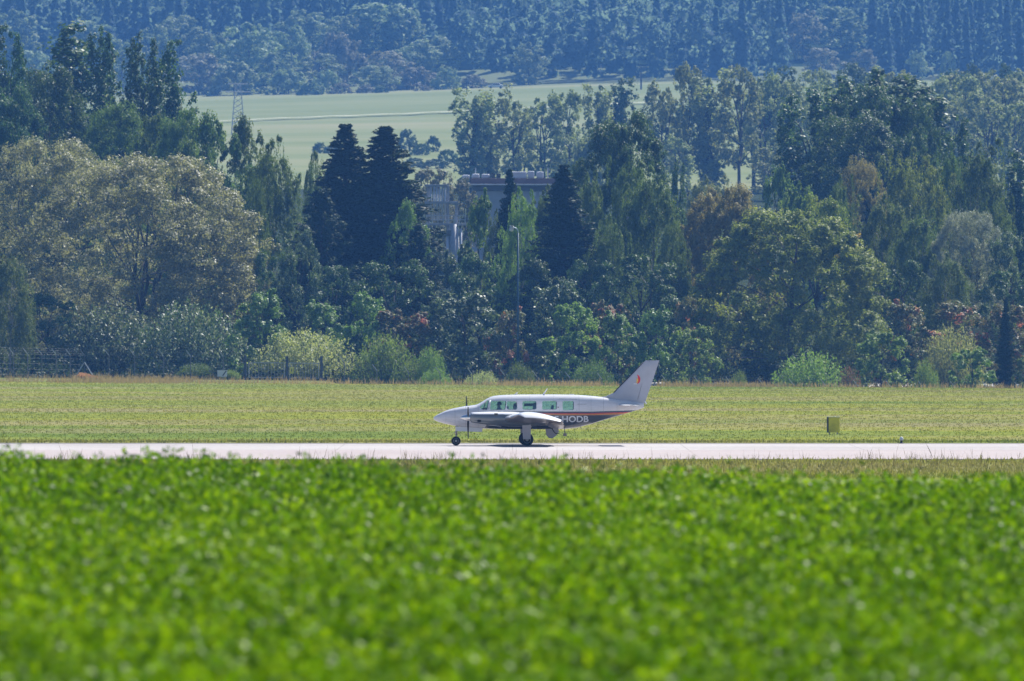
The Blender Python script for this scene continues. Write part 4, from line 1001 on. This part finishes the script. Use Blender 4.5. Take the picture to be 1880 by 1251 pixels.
# ---- at the far side of the meadow, before the wooded slope
G5 = 'distant trees at the foot of the wooded slope'
FAR = [
 ('distant round bush alone at the far meadow edge, left', 569, 152, 50, 3180, 'far', 'fardark'),
 ('distant brownish round bush, second on the far meadow edge', 626, 153, 48, 3190, 'far', 'farbrown'),
 ('distant brownish round bush, third on the far meadow edge', 672, 156, 34, 3185, 'far', 'farbrown'),
 ('distant dark round bush joined to the third one', 698, 158, 30, 3182, 'far', 'fardark'),
 ('distant small bush right of the round ones', 775, 158, 34, 3195, 'far', 'farbrown'),
 ('distant tall pale broad tree, highest left of centre', 690, 8, 150, 3385, 'far', 'fargreen'),
 ('distant pale tree on the right of the highest one', 738, 12, 70, 3380, 'far', 'fargreen'),
 ('distant pale tree left of the highest one', 635, 30, 80, 3375, 'far', 'fargreen'),
 ('distant arching grey tree before the dark forest', 800, 68, 90, 3300, 'far', 'fargreen'),
 ('distant rounded tree with domed top at meadow edge', 715, 95, 90, 3240, 'far', 'farbrown'),
 ('distant rounded tree under the domed one', 690, 122, 90, 3210, 'far', 'fargreen'),
 ('distant low rounded tree right of the domed one', 765, 124, 80, 3220, 'far', 'farbrown'),
 ('distant low tree at the right of the rounded trees', 820, 124, 60, 3210, 'far', 'fargreen'),
 ('distant rounded tree left of the domed one', 585, 100, 90, 3230, 'far', 'fargreen'),
 ('distant arching tree above the left round bush', 620, 62, 100, 3300, 'far', 'farbrown'),
 ('distant dark tree between the arching ones', 535, 50, 70, 3330, 'far', 'fargreen'),
 ('distant tall pale tree in the left cluster', 455, 44, 110, 3300, 'far', 'fargreen'),
 ('distant pale tree right in the left cluster', 510, 98, 80, 3240, 'far', 'fargreen'),
 ('distant pale tree left in the left cluster', 385, 62, 90, 3310, 'far', 'fargreen'),
 ('distant rounded pale tree beside the pointed poplar', 365, 100, 100, 3240, 'far', 'farbrown'),
 ('distant low pale tree below the left cluster', 430, 115, 90, 3220, 'far', 'fargreen'),
 ('distant pale tree behind the slender poplar', 285, 48, 70, 3330, 'far', 'fargreen'),
 ('distant pale tree behind the left poplar row', 225, 75, 80, 3300, 'far', 'fargreen'),
 ('distant pale tree between the twin-spired poplar and the left edge', 60, 95, 80, 3300, 'far', 'fargreen'),
 ('distant pale tree above the twin-spired poplar', 30, 20, 90, 3390, 'far', 'fargreen'),
 ('distant pale tree high on the slope above the highest pale one, left', 560, 20, 90, 3390, 'far', 'fargreen'),
 ('distant leafy tree between the left cluster and the arching tree', 490, 60, 90, 3360, 'far', 'fargreen'),
 ('distant leafy tree above the slender poplar tip', 330, 30, 90, 3390, 'far', 'fargreen'),
 ('distant greyish tree over the second poplar of the left row', 165, 40, 90, 3388, 'far', 'fargreen'),
 ('distant low rounded tree beside the left round bush', 530, 128, 70, 3210, 'far', 'fargreen'),
 ('distant low rounded tree between the first two round bushes', 600, 130, 60, 3205, 'far', 'fargreen'),
 ('distant broad tree behind the domed one', 760, 75, 90, 3290, 'far', 'fargreen'),
 ('distant low grey tree at the right end of the far tree line', 868, 138, 50, 3215, 'far', 'farbrown'),
 ('distant single grey-green tree before the dark forest right of centre', 970, 80, 64, 3240, 'far', 'fargreen'),
 ('distant rusty-edged tree above the pale wood', 1475, 20, 66, 3350, 'far', 'farbrown'),
 ('distant pale tree right of the rusty-edged one', 1545, 14, 110, 3385, 'far', 'fargreen'),
 ('distant arching brownish tree over the tall dark group', 1510, 90, 70, 3240, 'far', 'farbrown'),
 ('distant reddish tree right of the arching brownish one', 1585, 92, 50, 3240, 'far', 'farbrown'),
 ('distant pale small tree in the dark gap on the right', 1685, 94, 36, 3240, 'far', 'fargreen'),
 ('distant small yellow tree in the dark gap at the right', 1740, 96, 34, 3240, 'far', 'fargreen'),
]
for l, px, top, w_, d, kind, pal in FAR:
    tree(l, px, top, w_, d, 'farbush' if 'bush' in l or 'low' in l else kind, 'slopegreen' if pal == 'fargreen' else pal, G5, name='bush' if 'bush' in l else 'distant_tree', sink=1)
# ---- the wooded slope itself: one dark mass of conifers with some paler crowns
def forest():
    rng = np.random.default_rng(5)
    def conif(n):
        t = rng.uniform(0, 1, n)**1.15; a = rng.uniform(0, 2*PI, n); r = (3.0*(1-t)**.8*(.7+.3*np.sin(t*60))+.12)*rng.uniform(.75, 1.05, n)
        P = np.stack([r*np.cos(a), r*np.sin(a), 1.0+t*21], -1); return P, unit(np.stack([np.cos(a), np.sin(a), np.full(n, .55)], -1)+rng.normal(size=(n, 3))*.35)
    def round_(n):
        c = envelope(14, 3.6, 5, 17, rng, OVO, .4); k = rng.integers(0, 14, n); e = unit(rng.normal(size=(n, 3))+np.array([0,0,.3]))
        return c[k]+e*rng.uniform(.8, 1.9, (n, 1)), unit(e+rng.normal(size=(n, 3))*.4)
    protos = [conif(520) for _ in range(4)]+[round_(420) for _ in range(2)]
    P = []; W = []; NN = []
    for row in range(30):
        y = 3258+row*15*(1+.02*row); hw = .0475*y+25; n = int(2*hw/6.6)
        for i in range(n):
            x = -hw+2*hw*(i+rng.uniform())/n; yy = y+rng.uniform(-7, 7)
            px = 940+x/yy*FPX
            if (px < 850+20*math.sin(row) or 1440 < px < 1600) and yy < 3398: continue
            pal = .5+.5*math.sin(x*.021+2*math.sin(yy*.012))+rng.normal()*.25
            k = rng.integers(0, 4) if pal < .6 else rng.integers(4, 6)
            s = rng.uniform(.6, 1.35); p, nn = protos[k]; kk = rng.uniform(size=len(p)) < (.9 if row < 12 else .6)
            a = rng.uniform(0, 6.28); ca, sa = math.cos(a), math.sin(a); R2 = np.array([[ca, sa, 0], [-sa, ca, 0], [0, 0, 1]])
            P.append((p[kk]@R2)*np.array([s, s, s*rng.uniform(.85, 1.15)])+np.array([x, yy, float(Z(x, yy))])); NN.append(nn[kk]@R2)
            W.append(np.full(kk.sum(), np.clip((.22 if k < 4 else .8)+rng.normal()*.15, 0, 1)))
    P = np.concatenate(P); W = np.concatenate(W); NN = np.concatenate(NN)
    V, F = quads(P, NN, 1.6, .85, rng)
    m = foliage('forest_foliage', [(.085,.14,.16),(.10,.16,.175),(.125,.185,.19),(.15,.21,.20)], .6, .6, spec=.2)  # leaf colours lightened and blued, so part of the haze is painted in
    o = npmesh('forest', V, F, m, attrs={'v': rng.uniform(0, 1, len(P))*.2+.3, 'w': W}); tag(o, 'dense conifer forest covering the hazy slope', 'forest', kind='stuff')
forest()
# ================================================================ ground cover
def tufts(name, label, cat, n, ymin, ymax, m, hmean, wmean, blades=3, seed=1, dens=None, xw=.056, exact=False, zoff=0, lean=.35):
    rng = np.random.default_rng(seed)
    y = np.sqrt(rng.uniform(ymin**2, ymax**2, n)); x = rng.uniform(-1, 1, n)*(xw*y+2)
    if dens is not None: k = dens(x, y, rng); x = x[k]; y = y[k]
    n = len(x); z = Z(x, y)+zoff
    yk = np.arange(380, 1060, 17.); bk = rng.uniform(0, 1, len(yk)); bk = np.convolve(np.repeat(rng.uniform(0, 1, len(yk)//2+1), 2)[:len(yk)], [.25, .5, .25], 'same')*.7+bk*.3
    patch = np.interp(y+6*np.sin(x*.09+y*.01)+4*np.sin(x*.23), yk, bk)*1.7-.35+.22*np.sin(x*.11+y*.013+2)+.12*np.sin(x*.31+y*.05)
    patch_old = .5+.22*np.sin(y*.083+x*.02+np.sin(x*.05)*1.2)+.18*np.sin(y*.037+x*.03+1.7)+.1*np.sin(x*.13+np.sin(y*.021)*2)
    B = np.repeat(np.stack([x, y, z], -1), blades, 0); B[:, :2] += rng.normal(size=(len(B), 2))*wmean*1.5
    h = hmean*rng.lognormal(0, .35, len(B)); a = rng.uniform(0, 2*PI, len(B)); ln = rng.uniform(0, lean, len(B))*h
    tip = B+np.stack([np.cos(a)*ln, np.sin(a)*ln, h], -1); f = rng.uniform(0, PI, len(B)); wd = wmean*rng.uniform(.6, 1.4, len(B))
    s = np.stack([np.cos(f)*wd*.5, np.sin(f)*wd*.5, np.zeros(len(B))], -1); mid = B*.45+tip*.55+np.stack([np.zeros(len(B))]*2+[h*.08], -1)
    V = np.stack([B-s*.6, B+s*.6, mid+s, tip, mid-s], 1).reshape(-1, 3); b = np.arange(len(B))[:, None]*5
    F = np.concatenate([b, b+1, b+2, b+3, b+4], 1)
    w_ = np.clip(np.repeat(patch, blades)+rng.normal(size=len(B))*.18, -.6, 1.6)
    o = npmesh(name, V, F, m, attrs={'v': rng.uniform(.25, .75, len(B)), 'w': w_}); tag(o, label, cat, kind='stuff'); return o
M_grass = foliage('turf_blades', [(.095,.15,.03),(.13,.19,.03),(.21,.23,.028),(.24,.20,.09),(.34,.31,.15)], .45, .6, spec=.1)
def _turf_blades():
    nt = M_grass.node_tree; pos = N(M_grass, 'ShaderNodeNewGeometry').outputs['Position']; c = turf_colour(M_grass, pos)
    v = N(M_grass, 'ShaderNodeAttribute', attribute_name='v').outputs['Fac']
    c = mix(M_grass, 1.0, c, ramp(M_grass, v, [(.25, (.75,.78,.7)), (.5, (1.05,1.05,1)), (.75, (1.5,1.4,1.7))]), 'MULTIPLY')
    L(M_grass, c, nt.nodes['Principled BSDF'].inputs['Base Color']); t = [n for n in nt.nodes if n.type == 'BSDF_TRANSLUCENT'][0]
    L(M_grass, mix(M_grass, 1.0, c, (1.1,1.1,.6), 'MULTIPLY'), t.inputs['Color'])
_turf_blades()
M_dry = foliage('dry_grass_blades', [(.20,.15,.10),(.30,.22,.14),(.38,.27,.19)], .4, .6)
M_weed = foliage('weed_stems', [(.12,.12,.05),(.20,.17,.09),(.26,.20,.13)], .35, .6)
M_pink = foliage('pinkish_dry_grass', [(.42,.24,.16),(.55,.34,.25)], .45, .6)
tufts('airfield_grass', 'short yellow-green airfield grass between taxiway and fence', 'grass', 80000, 516.5, 1046, M_grass, .045, .04, 3, 1)
tufts('verge_grass', 'grass strip along the near edge of the taxiway', 'grass', 16000, 395, 449, M_grass, .10, .03, 4, 2)
tufts('verge_weeds', 'tall dry weed stems poking up along the near taxiway edge', 'weeds', 1300, 425, 450, M_weed, .32, .010, 3, 3, dens=lambda x, y, r: r.uniform(size=len(x)) < .35+.65*(np.sin(x*.9)+np.sin(x*.37+2) > .2), lean=.5)
tufts('far_verge_grass', 'strip of fresh grass tufts along the far taxiway edge', 'grass', 3500, 516, 522, M_grass, .09, .05, 3, 4)
tufts('dry_grass_strip', 'dry pinkish seed heads along the foot of the fence', 'grass', 30000, 985, 1050, M_dry, .35, .03, 2, 6, dens=lambda x, y, r: r.uniform(size=len(x)) < .25+.75*(np.sin(x*.35+1)+np.sin(x*.13) > .3))
def mound():
    rng = np.random.default_rng(9); n = 2600; px = rng.uniform(138, 190, n); t = (px-138)/52; y = 1046+rng.uniform(-1.5, 1.5, n); x = X(px, 1046)
    z = Z(x, y); B = np.stack([x, y, z], -1); h = .6*np.clip(np.interp(t, [0, .12, .3, 1], [.3, 1, .85, .12]), .1, 1)*rng.uniform(.4, 1.1, n)
    tip = B+np.stack([.35*h+rng.normal(size=n)*.1, rng.normal(size=n)*.1, h], -1); s = np.array([[.02, 0, 0]]); mid = (B+tip)/2+np.array([0, 0, .06])
    V = np.stack([B-s, B+s, mid+s, tip, mid-s], 1).reshape(-1, 3); b = np.arange(n)[:, None]*5
    tag(npmesh('dry_grass_clump', V, np.concatenate([b+i for i in range(5)], 1), M_pink, attrs={'v': rng.uniform(0, 1, n), 'w': rng.uniform(0, 1, n)}), 'pinkish clump of dry grass at the foot of the braced fence post', 'grass clump')
mound()
def under():
    """low growth that closes the foot of the tree belt"""
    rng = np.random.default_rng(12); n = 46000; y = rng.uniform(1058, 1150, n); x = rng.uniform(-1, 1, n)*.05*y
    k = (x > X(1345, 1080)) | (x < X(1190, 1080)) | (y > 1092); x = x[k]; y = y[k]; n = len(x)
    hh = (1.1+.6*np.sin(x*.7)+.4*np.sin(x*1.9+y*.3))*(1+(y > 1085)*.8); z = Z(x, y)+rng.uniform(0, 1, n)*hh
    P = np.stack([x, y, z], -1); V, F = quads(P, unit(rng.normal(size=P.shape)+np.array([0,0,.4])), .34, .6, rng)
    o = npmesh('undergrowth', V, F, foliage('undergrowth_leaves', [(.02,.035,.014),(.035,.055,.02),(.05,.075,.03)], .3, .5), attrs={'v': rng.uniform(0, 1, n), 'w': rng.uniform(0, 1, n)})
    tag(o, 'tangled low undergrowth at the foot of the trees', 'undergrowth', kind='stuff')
under()
def crop():
    """foreground field of leafy green fodder crop, out of focus"""
    rng = np.random.default_rng(21); P = []; NN = []; W = []
    area = []
    def shoots(y0, y1, dens, lf, size):
        a = .055*(y1**2-y0**2)+7*(y1-y0); n = int(a*dens); y = np.sqrt(rng.uniform(y0**2, y1**2, n)); x = rng.uniform(-1, 1, n)*(.055*y+3.5)
        hum = .05*np.sin(x*2.1+y*.4+np.sin(y*.13)*2)+.05*np.sin(y*.8+x*1.3+1+np.sin(x*.7)*1.5)+.04*np.sin(x*5.3+y*1.1+2*np.sin(y*.31))
        edge = np.clip((141.5+2.2*np.sin(x*1.3)+1.2*np.sin(x*3.1+1)-y)/1.2, 0, 1); k = edge > 0; x = x[k]; y = y[k]; hum = hum[k]; n = len(x)
        h = .40+hum*1.25+rng.normal(size=n)*.06+(rng.uniform(size=n) > .97)*rng.uniform(0, .10, n)
        zb = Z(x, y); t = rng.uniform(0, 1, (n, lf)); 
        q = np.stack([x[:, None]+rng.normal(size=(n, lf))*.035, y[:, None]+rng.normal(size=(n, lf))*.035, zb[:, None]+h[:, None]-t**1.1*.32], -1)
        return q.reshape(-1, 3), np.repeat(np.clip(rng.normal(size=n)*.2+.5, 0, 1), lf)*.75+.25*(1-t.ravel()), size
    allV = []; allF = []; allv = []; allw = []; off = 0
    for y0, y1, dn, lf, size in ((46, 75, 60, 9, .055), (75, 105, 48, 9, .062), (105, 144, 36, 9, .070)):
        q, w_, s = shoots(y0, y1, dn, lf, size)
        V, F = quads(q, unit(rng.normal(size=q.shape)+np.array([0,-.1,.25])), s, .62, rng)
        allV.append(V); allF.append(F+off); off += len(V); allw.append(w_+.16*np.sin(q[:, 0]*.9+q[:, 1]*.11)*np.sin(q[:, 1]*.17+q[:, 0]*.4)); allv.append(rng.uniform(0, 1, len(q)))
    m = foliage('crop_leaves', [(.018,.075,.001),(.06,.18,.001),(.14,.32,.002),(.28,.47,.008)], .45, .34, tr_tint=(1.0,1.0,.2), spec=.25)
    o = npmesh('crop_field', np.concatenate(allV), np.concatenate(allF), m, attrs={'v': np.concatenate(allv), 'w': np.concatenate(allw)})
    tag(o, 'bright green leafy crop filling the blurred foreground', 'crop', kind='stuff')
crop()
# ================================================================ fence, gate, signs, lamp
M_post = weathered('fence_post_concrete', (.16,.17,.18), .8, .3, 4); M_arm = mat('galvanised_arm', (.42,.45,.48), .5, .3); M_wire = mat('fence_wire', (.10,.11,.12), .6, .3)
M_gatepost = weathered('gate_post_steel', (.05,.065,.09), .6, .3, 4)
def fence(label, pts, group, wires_h=(0.3, .8, 1.3, 1.8, 2.15), elbow=2.2, brace=None):
    F = empty('perimeter_fence', (pts[0][0], pts[0][1], float(pts[0][2]))); tag(F, label, 'fence', group)
    o0 = Vector(F.location)
    proto = MB().tube([(0,0,-.3),(0,0,elbow)], .05, 6).build('fence_post', M_post); arm = MB().tube([(0,0,elbow-.04),(-.42,-.1,elbow+.52)], [.045,.035], 6).build('outrigger_arm', M_arm)
    for o in (proto, arm): COL.objects.unlink(o)
    for p in pts:
        a = proto.copy(); COL.objects.link(a); a.parent = F; a.location = Vector(p)-o0
        b = arm.copy(); COL.objects.link(b); b.parent = a
    for h in wires_h:
        mb = MB(); mb.tube([Vector(p)-o0+Vector((0,0,h)) for p in pts], .004, 4); mb.build('wire', M_wire, F)
    for q in (.3, .65, 1.0):
        mb = MB(); mb.tube([Vector(p)-o0+Vector((-.42*q,-.1*q,elbow-.04+.56*q)) for p in pts], .004, 4); mb.build('barbed_wire', M_wire, F)
    if brace is not None:
        p = Vector(pts[brace])-o0
        for s in (-1, 1): MB().tube([p+Vector((0,0,1.5)), p+Vector((s*.95,-.3,0))], .05, 6).build('brace', M_arm, F)
    return F
def P3(px, d, dz=0): return (X(px, d), d, float(Z(X(px, d), d))+dz)
corner = 155
left = [(X(corner-26*i, 1051-2.6*i), 1051-2.6*i, float(Z(X(155, 1051), 1051))+.03*i) for i in range(9, -1, -1)]
fence('left stretch of wire fence with angled post tops seen obliquely', left, 'perimeter fence stretches', brace=9)
mid = [P3(px, 1051) for px in (155, 200, 247, 300, 350, 410)]
fence('wire fence between the braced corner post and the white sign', mid, 'perimeter fence stretches')
right = [P3(px, 1050) for px in (632, 692, 750, 808, 867, 927, 986, 1046, 1105, 1164, 1223, 1282, 1341, 1400, 1457, 1516, 1575, 1635, 1694, 1753, 1812, 1871, 1930)]
fence('long wire fence right of the gate, half sunk behind the grass rise', right, 'perimeter fence stretches')
g = empty('metal_gate', P3(522, 1051)); tag(g, 'low double-leaf metal gate between dark posts in front of the pale shrub', 'gate')
go = Vector(g.location)
for px, h in ((450, 2.3), (527, 2.25), (590, 2.3)):
    p = Vector(P3(px, 1051))-go; MB().box(p+Vector((0,0,h/2-.1)), (.26,.2,h+.2)).build('gate_post', M_gatepost, g, bevel=.02)
for a, b in ((457, 522), (532, 585)):
    A_, B_ = Vector(P3(a, 1051))-go, Vector(P3(b, 1051))-go; leaf = MB()
    for h in (.25, 1.62): leaf.tube([A_+Vector((0,0,h)), B_+Vector((0,0,h))], .04, 6)
    for q in np.linspace(0, 1, 12): c = A_.lerp(B_, q); leaf.tube([c+Vector((0,0,.25)), c+Vector((0,0,1.62))], .014 if 0 < q < 1 else .04, 5)
    leaf.build('gate_leaf', M_arm, g)
def sign(name, label, px, py0, py1, pxw, d, m, glyph=None, posts=1):
    w_ = pxw/FPX*d; z1, z0 = Zp(py0, d), Zp(py1, d); x = X(px, d); zg = float(Z(x, d)); s = empty(name, (x, d, zg)); tag(s, label, 'sign')
    MB().box((0, 0, (z0+z1)/2-zg), (w_, .03, z1-z0)).build('sign_board', m, s, bevel=.005)
    if posts: MB().tube([(0,.05,-.2),(0,.05,z1-zg-.02)], .03, 6).build('post', M_post, s)
    if glyph: glyph(s, w_, (z0+z1)/2-zg, z1-z0)
    return s
def stripe(s, w_, zc, h):
    MB().add([(-.02*w_-.0,-.02,zc-h*.35),(.12*w_,-.02,zc-h*.35),(.48*w_,-.02,zc+h*.42),(.34*w_,-.02,zc+h*.42)], [(0,1,2,3)]).build('diagonal_bar', M_gatepost, s)
sign('white_sign', 'white rectangular sign with a dark diagonal bar on the fence left of the gate', 408, 680, 692, 18, 1050.2, mat('sign_white', (.5,.56,.62), .5), stripe)
def boltmark(s, w_, zc, h):
    MB().add([(-.1*w_,-.02,zc+h*.3),(.15*w_,-.02,zc+h*.3),(.02*w_,-.02,zc+.03*h),(.18*w_,-.02,zc+.03*h),(-.12*w_,-.02,zc-.32*h),(-.02*w_,-.02,zc-.06*h),(-.16*w_,-.02,zc-.06*h)], [(0,1,2),(0,2,6),(2,3,5),(3,4,5),(2,5,6)]).build('warning_symbol', M_gatepost, s)
sign('yellow_warning_sign', 'small yellow warning sign hanging on the metal gate', 535.5, 675, 686.5, 7, 1050.6, mat('sign_yellow', (.60,.58,.06), .5), boltmark, posts=0)
# taxiway guidance box
b = empty('taxiway_sign', (X(1530, 556), 556, 0), R_(14)); tag(b, 'yellow box-shaped taxiway sign with a black end standing in the grass', 'sign')
M_yb = weathered('sign_box_yellow', (.80,.66,.05), .5, .25, 3)
MB().box((0,0,.47), (.56,.26,.74)).build('box_face', M_yb, b, bevel=.01)
MB().box((-.29,0,.47), (.02,.28,.76)).build('box_end', M_boot, b)
MB().box((0,0,.853), (.60,.29,.025)).build('box_lit_top', mat('lit_top_white', (.7,.7,.62), .4), b, bevel=.005)  # white top paints in the sunlight falling on the box
for s in (-1, 1): MB().tube([(s*.2,0,-.1),(s*.2,0,.12)], .03, 6).build('leg', M_strut, b)
e = empty('taxiway_edge_light', (X(1655, 513.5), 513.5, 0)); tag(e, 'small white domed edge light at the far side of the taxiway', 'lamp')
MB().tube([(0,0,-.05),(0,0,.04),(0,0,.05),(0,0,.14)], [.10,.10,.05,.05], 12).build('base', M_boot, e, smooth=False)
MB().tube([(0,0,.14),(0,0,.17),(0,0,.24),(0,0,.29),(0,0,.31)], [.075,.09,.085,.055,.01], 14).build('lens', mat('lamp_lens', (.8,.82,.78), .15), e, smooth=True)
# street lamp
M_lp = mat('lamp_pole_paint', (.02,.07,.12), .5)
d = 1064; zl = float(Z(X(951, d), d)); s = empty('street_lamp', (X(951, d), d, zl)); tag(s, 'tall blue-green street lamp with curved arm standing before the bright birch', 'street lamp')
zt = Zp(428, d)-zl
arc = [(0,0,zt)]+[(-.45+.45*math.cos(a), 0, zt+.5*math.sin(a)) for a in np.linspace(.15, PI/2, 6)]
MB().tube([(0,0,-.3),(0,0,zt*.45),(0,0,zt)], [.14,.11,.085], 10).build('pole', M_lp, s, smooth=True)
MB().tube([(0,0,zt-.05)]+arc[1:], .06, 8).build('arm', mat('lamp_arm_grey', (.18,.26,.32), .4, .3), s, smooth=True)
hd = MB().tube([(-.36,0,zt+.52),(-.50,0,zt+.46),(-.66,0,zt+.40),(-.80,0,zt+.36)], [.08,.17,.20,.08], 12).build('lamp_head', mat('lamp_head_grey', (.45,.46,.48), .4, .2), s, smooth=True)
MB().tube([(-.62,0,zt+.34),(-.62,0,zt+.22),(-.62,0,zt+.12)], [.22,.20,.06], 12).build('lamp_bowl', mat('lamp_bowl_glass', (.55,.58,.6), .2), hd, smooth=True)
MB().box((-.60,0,zt+.66), (.42,.3,.05)).build('lamp_cap', M_letter, hd, bevel=.01)
# pipe frame
d = 1350; x0 = X(820, d); zg = float(Z(x0, d)); f = empty('pipe_frame', (x0, d, zg)); tag(f, 'grey industrial frame with upright ribs, railing and pipes left of the low building', 'industrial frame')
M_steel = weathered('frame_steel', (.34,.36,.42), .6, .3, 1.5); M_rail = mat('rail_steel', (.5,.52,.56), .4, .4)
def fx(px): return X(px, d)-x0
def fz(py): return Zp(py, d)-zg
for px in (791, 797, 802, 807, 812, 817): MB().tube([(fx(px),0,fz(405)),(fx(px),0,fz(342))], .11, 8).build('upright_pipe', M_rail, f, smooth=True)
for px in (786, 822, 838): MB().box((fx(px),.6,fz(372 if px > 830 else 340)/2), (.35,.35,fz(372 if px > 830 else 340))).build('column', M_steel, f, bevel=.02)
for py, a, c in ((341,780,822),(372,780,842),(412,780,856),(430,800,850)): MB().box(((fx(a)+fx(c))/2,.3,fz(py)), (fx(c)-fx(a),.9,.28)).build('beam', M_steel, f, bevel=.02)
rl = MB()
for py in (396, 404): rl.tube([(fx(782),-.5,fz(py)),(fx(855),-.5,fz(py))], .05, 6)
for px in range(784, 856, 10): rl.tube([(fx(px),-.5,fz(412)),(fx(px),-.5,fz(396))], .05, 6)
rl.build('railing', M_rail, f)
MB().tube([(fx(832),-.2,0),(fx(832),-.2,fz(412))], .45, 14).build('downpipe', M_steel, f, smooth=True)
MB().tube([(fx(822),-.3,0),(fx(822),-.3,fz(425))], .2, 10).build('downpipe', M_rail, f, smooth=True)
for px in (840, 846): MB().tube([(fx(px),-.2,0),(fx(px),-.2,fz(420))], .16, 10).build('downpipe', M_rail, f, smooth=True)
MB().box((fx(823),-.35,fz(428)), (.7,.5,.6)).build('control_box', M_dark, f, bevel=.02)
# low building
d = 1450; x0 = X(950, d); zg = float(Z(x0, d)); bl = empty('low_building', (x0, d, zg)); tag(bl, 'low flat-roofed industrial building with brown fascia and white rooftop units behind the spruce spire', 'building')
M_wall = weathered('wall_panel', (.40,.43,.50), .7, .2, .3); M_brown = weathered('brown_fascia', (.11,.07,.07), .7, .25, .4); M_roofw = weathered('roof_unit_white', (.62,.64,.70), .5, .2, .8); M_band = mat('dark_window_band', (.03,.04,.055), .2)
def bx(a, c, p0, p1, y0, y1, m, nm, par=bl, bev=.03):
    xa, xb = X(a, d)-x0, X(c, d)-x0; z1, z0 = Zp(p0, d)-zg, (Zp(p1, d)-zg if p1 else -.5)
    return MB().box(((xa+xb)/2, (y0+y1)/2, (z0+z1)/2), (xb-xa, y1-y0, z1-z0)).build(nm, m, par, bevel=bev)
bx(866, 1075, 330, None, 0.5, 22, M_wall, 'wall'); bx(864, 1077, 327.5, 338, .1, 22.4, M_brown, 'fascia'); bx(845, 1079, 338.4, 340.6, -1.2, 22.6, M_roofw, 'canopy_edge')
bx(868, 1073, 341, 351, .2, .49, M_band, 'window_band', bev=0)
for a in (972, 990, 1010, 1030): bx(a, a+12, 353, 361, .3, .49, M_roofw, 'window', bev=.02)
for a, c, t in ((848, 862, 321), (866, 880, 319), (884, 899, 319.5), (935, 967, 315), (969, 981, 314), (985, 998, 315)): bx(a, c, t, 327.2, 2.2, 6, M_roofw, 'rooftop_unit', bev=.15)
for a, c in ((901, 909), (911, 919)): bx(a, c, 318, 327.2, 2.5, 6, M_band, 'rooftop_vent', bev=.05)
for px in (873, 1006): MB().tube([(X(px,d)-x0,3,Zp(328,d)-zg),(X(px,d)-x0,3,Zp(308,d)-zg)], .09, 6).build('mast', M_rail, bl)
# lattice mast on the meadow
d = 2560; x0 = X(437, d); zg = float(Z(x0, d)); t = empty('lattice_mast', (x0, d, zg)); tag(t, 'hazy lattice power pylon standing on the meadow above the birches', 'pylon')
mb = MB(); H = Zp(152, d)-zg; w0 = 1.5
def wv_(z): return w0*(1-.62*z/H)
for sx in (-1, 1):
    for sy in (-1, 1): mb.tube([(sx*w0, sy*w0, -.3), (sx*wv_(H), sy*wv_(H), H)], .08, 4)
zs_ = np.linspace(0, H, 11)
for i in range(10):
    a, c = zs_[i], zs_[i+1]
    for sy in (-1, 1):
        mb.tube([(-wv_(a), sy*wv_(a), a), (wv_(c), sy*wv_(c), c)], .05, 4); mb.tube([(wv_(a), sy*wv_(a), a), (-wv_(c), sy*wv_(c), c)], .05, 4)
mb.build('lattice_tower', M_steel, t)
mb = MB()
for z, l in ((H-.3, 2.2), (H*.82, 2.8)): mb.tube([(-l,0,z),(l,0,z)], .13, 4)
mb.build('crossarm', M_steel, t)
for px, top, bot, d in ((857, 150, 172, 3080), (1177, 120, 152, 3080)):
    x0 = X(px, d); zg = float(Z(x0, d)); u_ = empty('utility_pole', (x0, d, zg)); tag(u_, 'distant wooden pole at the far meadow edge, '+('left beside the pale car' if px < 1000 else 'right above the meadow gap'), 'pole', 'utility poles')
    hh = Zp(top, d)-zg; MB().tube([(0,0,-.3),(0,0,hh)], [.28,.2], 6).build('pole', M_bark, u_); MB().tube([(-1.2,0,hh-.6),(1.2,0,hh-.6)], .12, 5).build('crossarm', M_bark, u_)
# pale car far off
d = 3120; x0 = X(910, d); zg = float(Z(x0, d))+.9; c = empty('parked_car', (x0, d, zg), 0); tag(c, 'distant white car glinting at the foot of the dark forest', 'car')
body = MB().prism([(-2.1,.35),(-2.15,.75),(-1.9,.95),(-1.1,1.02),(-.55,1.5),(.9,1.52),(1.6,1.05),(2.1,.98),(2.2,.6),(2.1,.35)], -.85, .85).build('body', M_roofw, c, bevel=.08)
MB().prism([(-.95,1.04),(-.5,1.42),(.85,1.44),(1.35,1.06)], -.87, .87).build('side_window', M_band, body)
for sx in (-1.35, 1.35):
    for sy in (-.8, .8): MB().tube([(sx,sy-.1,.33),(sx,sy+.1,.33)], .33, 14).build('wheel', M_black, c, smooth=True)
# ---------------------------------------------------------------- haze
hb = MB().box((0, 3270, 395), (5400, 6800, 800)); hm = bpy.data.materials.new('haze_air'); hm.use_nodes = True
hn = hm.node_tree; hn.nodes.remove(hn.nodes['Principled BSDF']); pv = hn.nodes.new('ShaderNodeVolumePrincipled')
pv.inputs['Color'].default_value = HAZE_C; pv.inputs['Density'].default_value = HAZE_D; pv.inputs['Anisotropy'].default_value = 0.25
hn.links.new(pv.outputs[0], hn.nodes['Material Output'].inputs['Volume'])
ho = hb.build('haze', hm); tag(ho, 'thin blue haze filling the valley air', 'haze', kind='stuff')
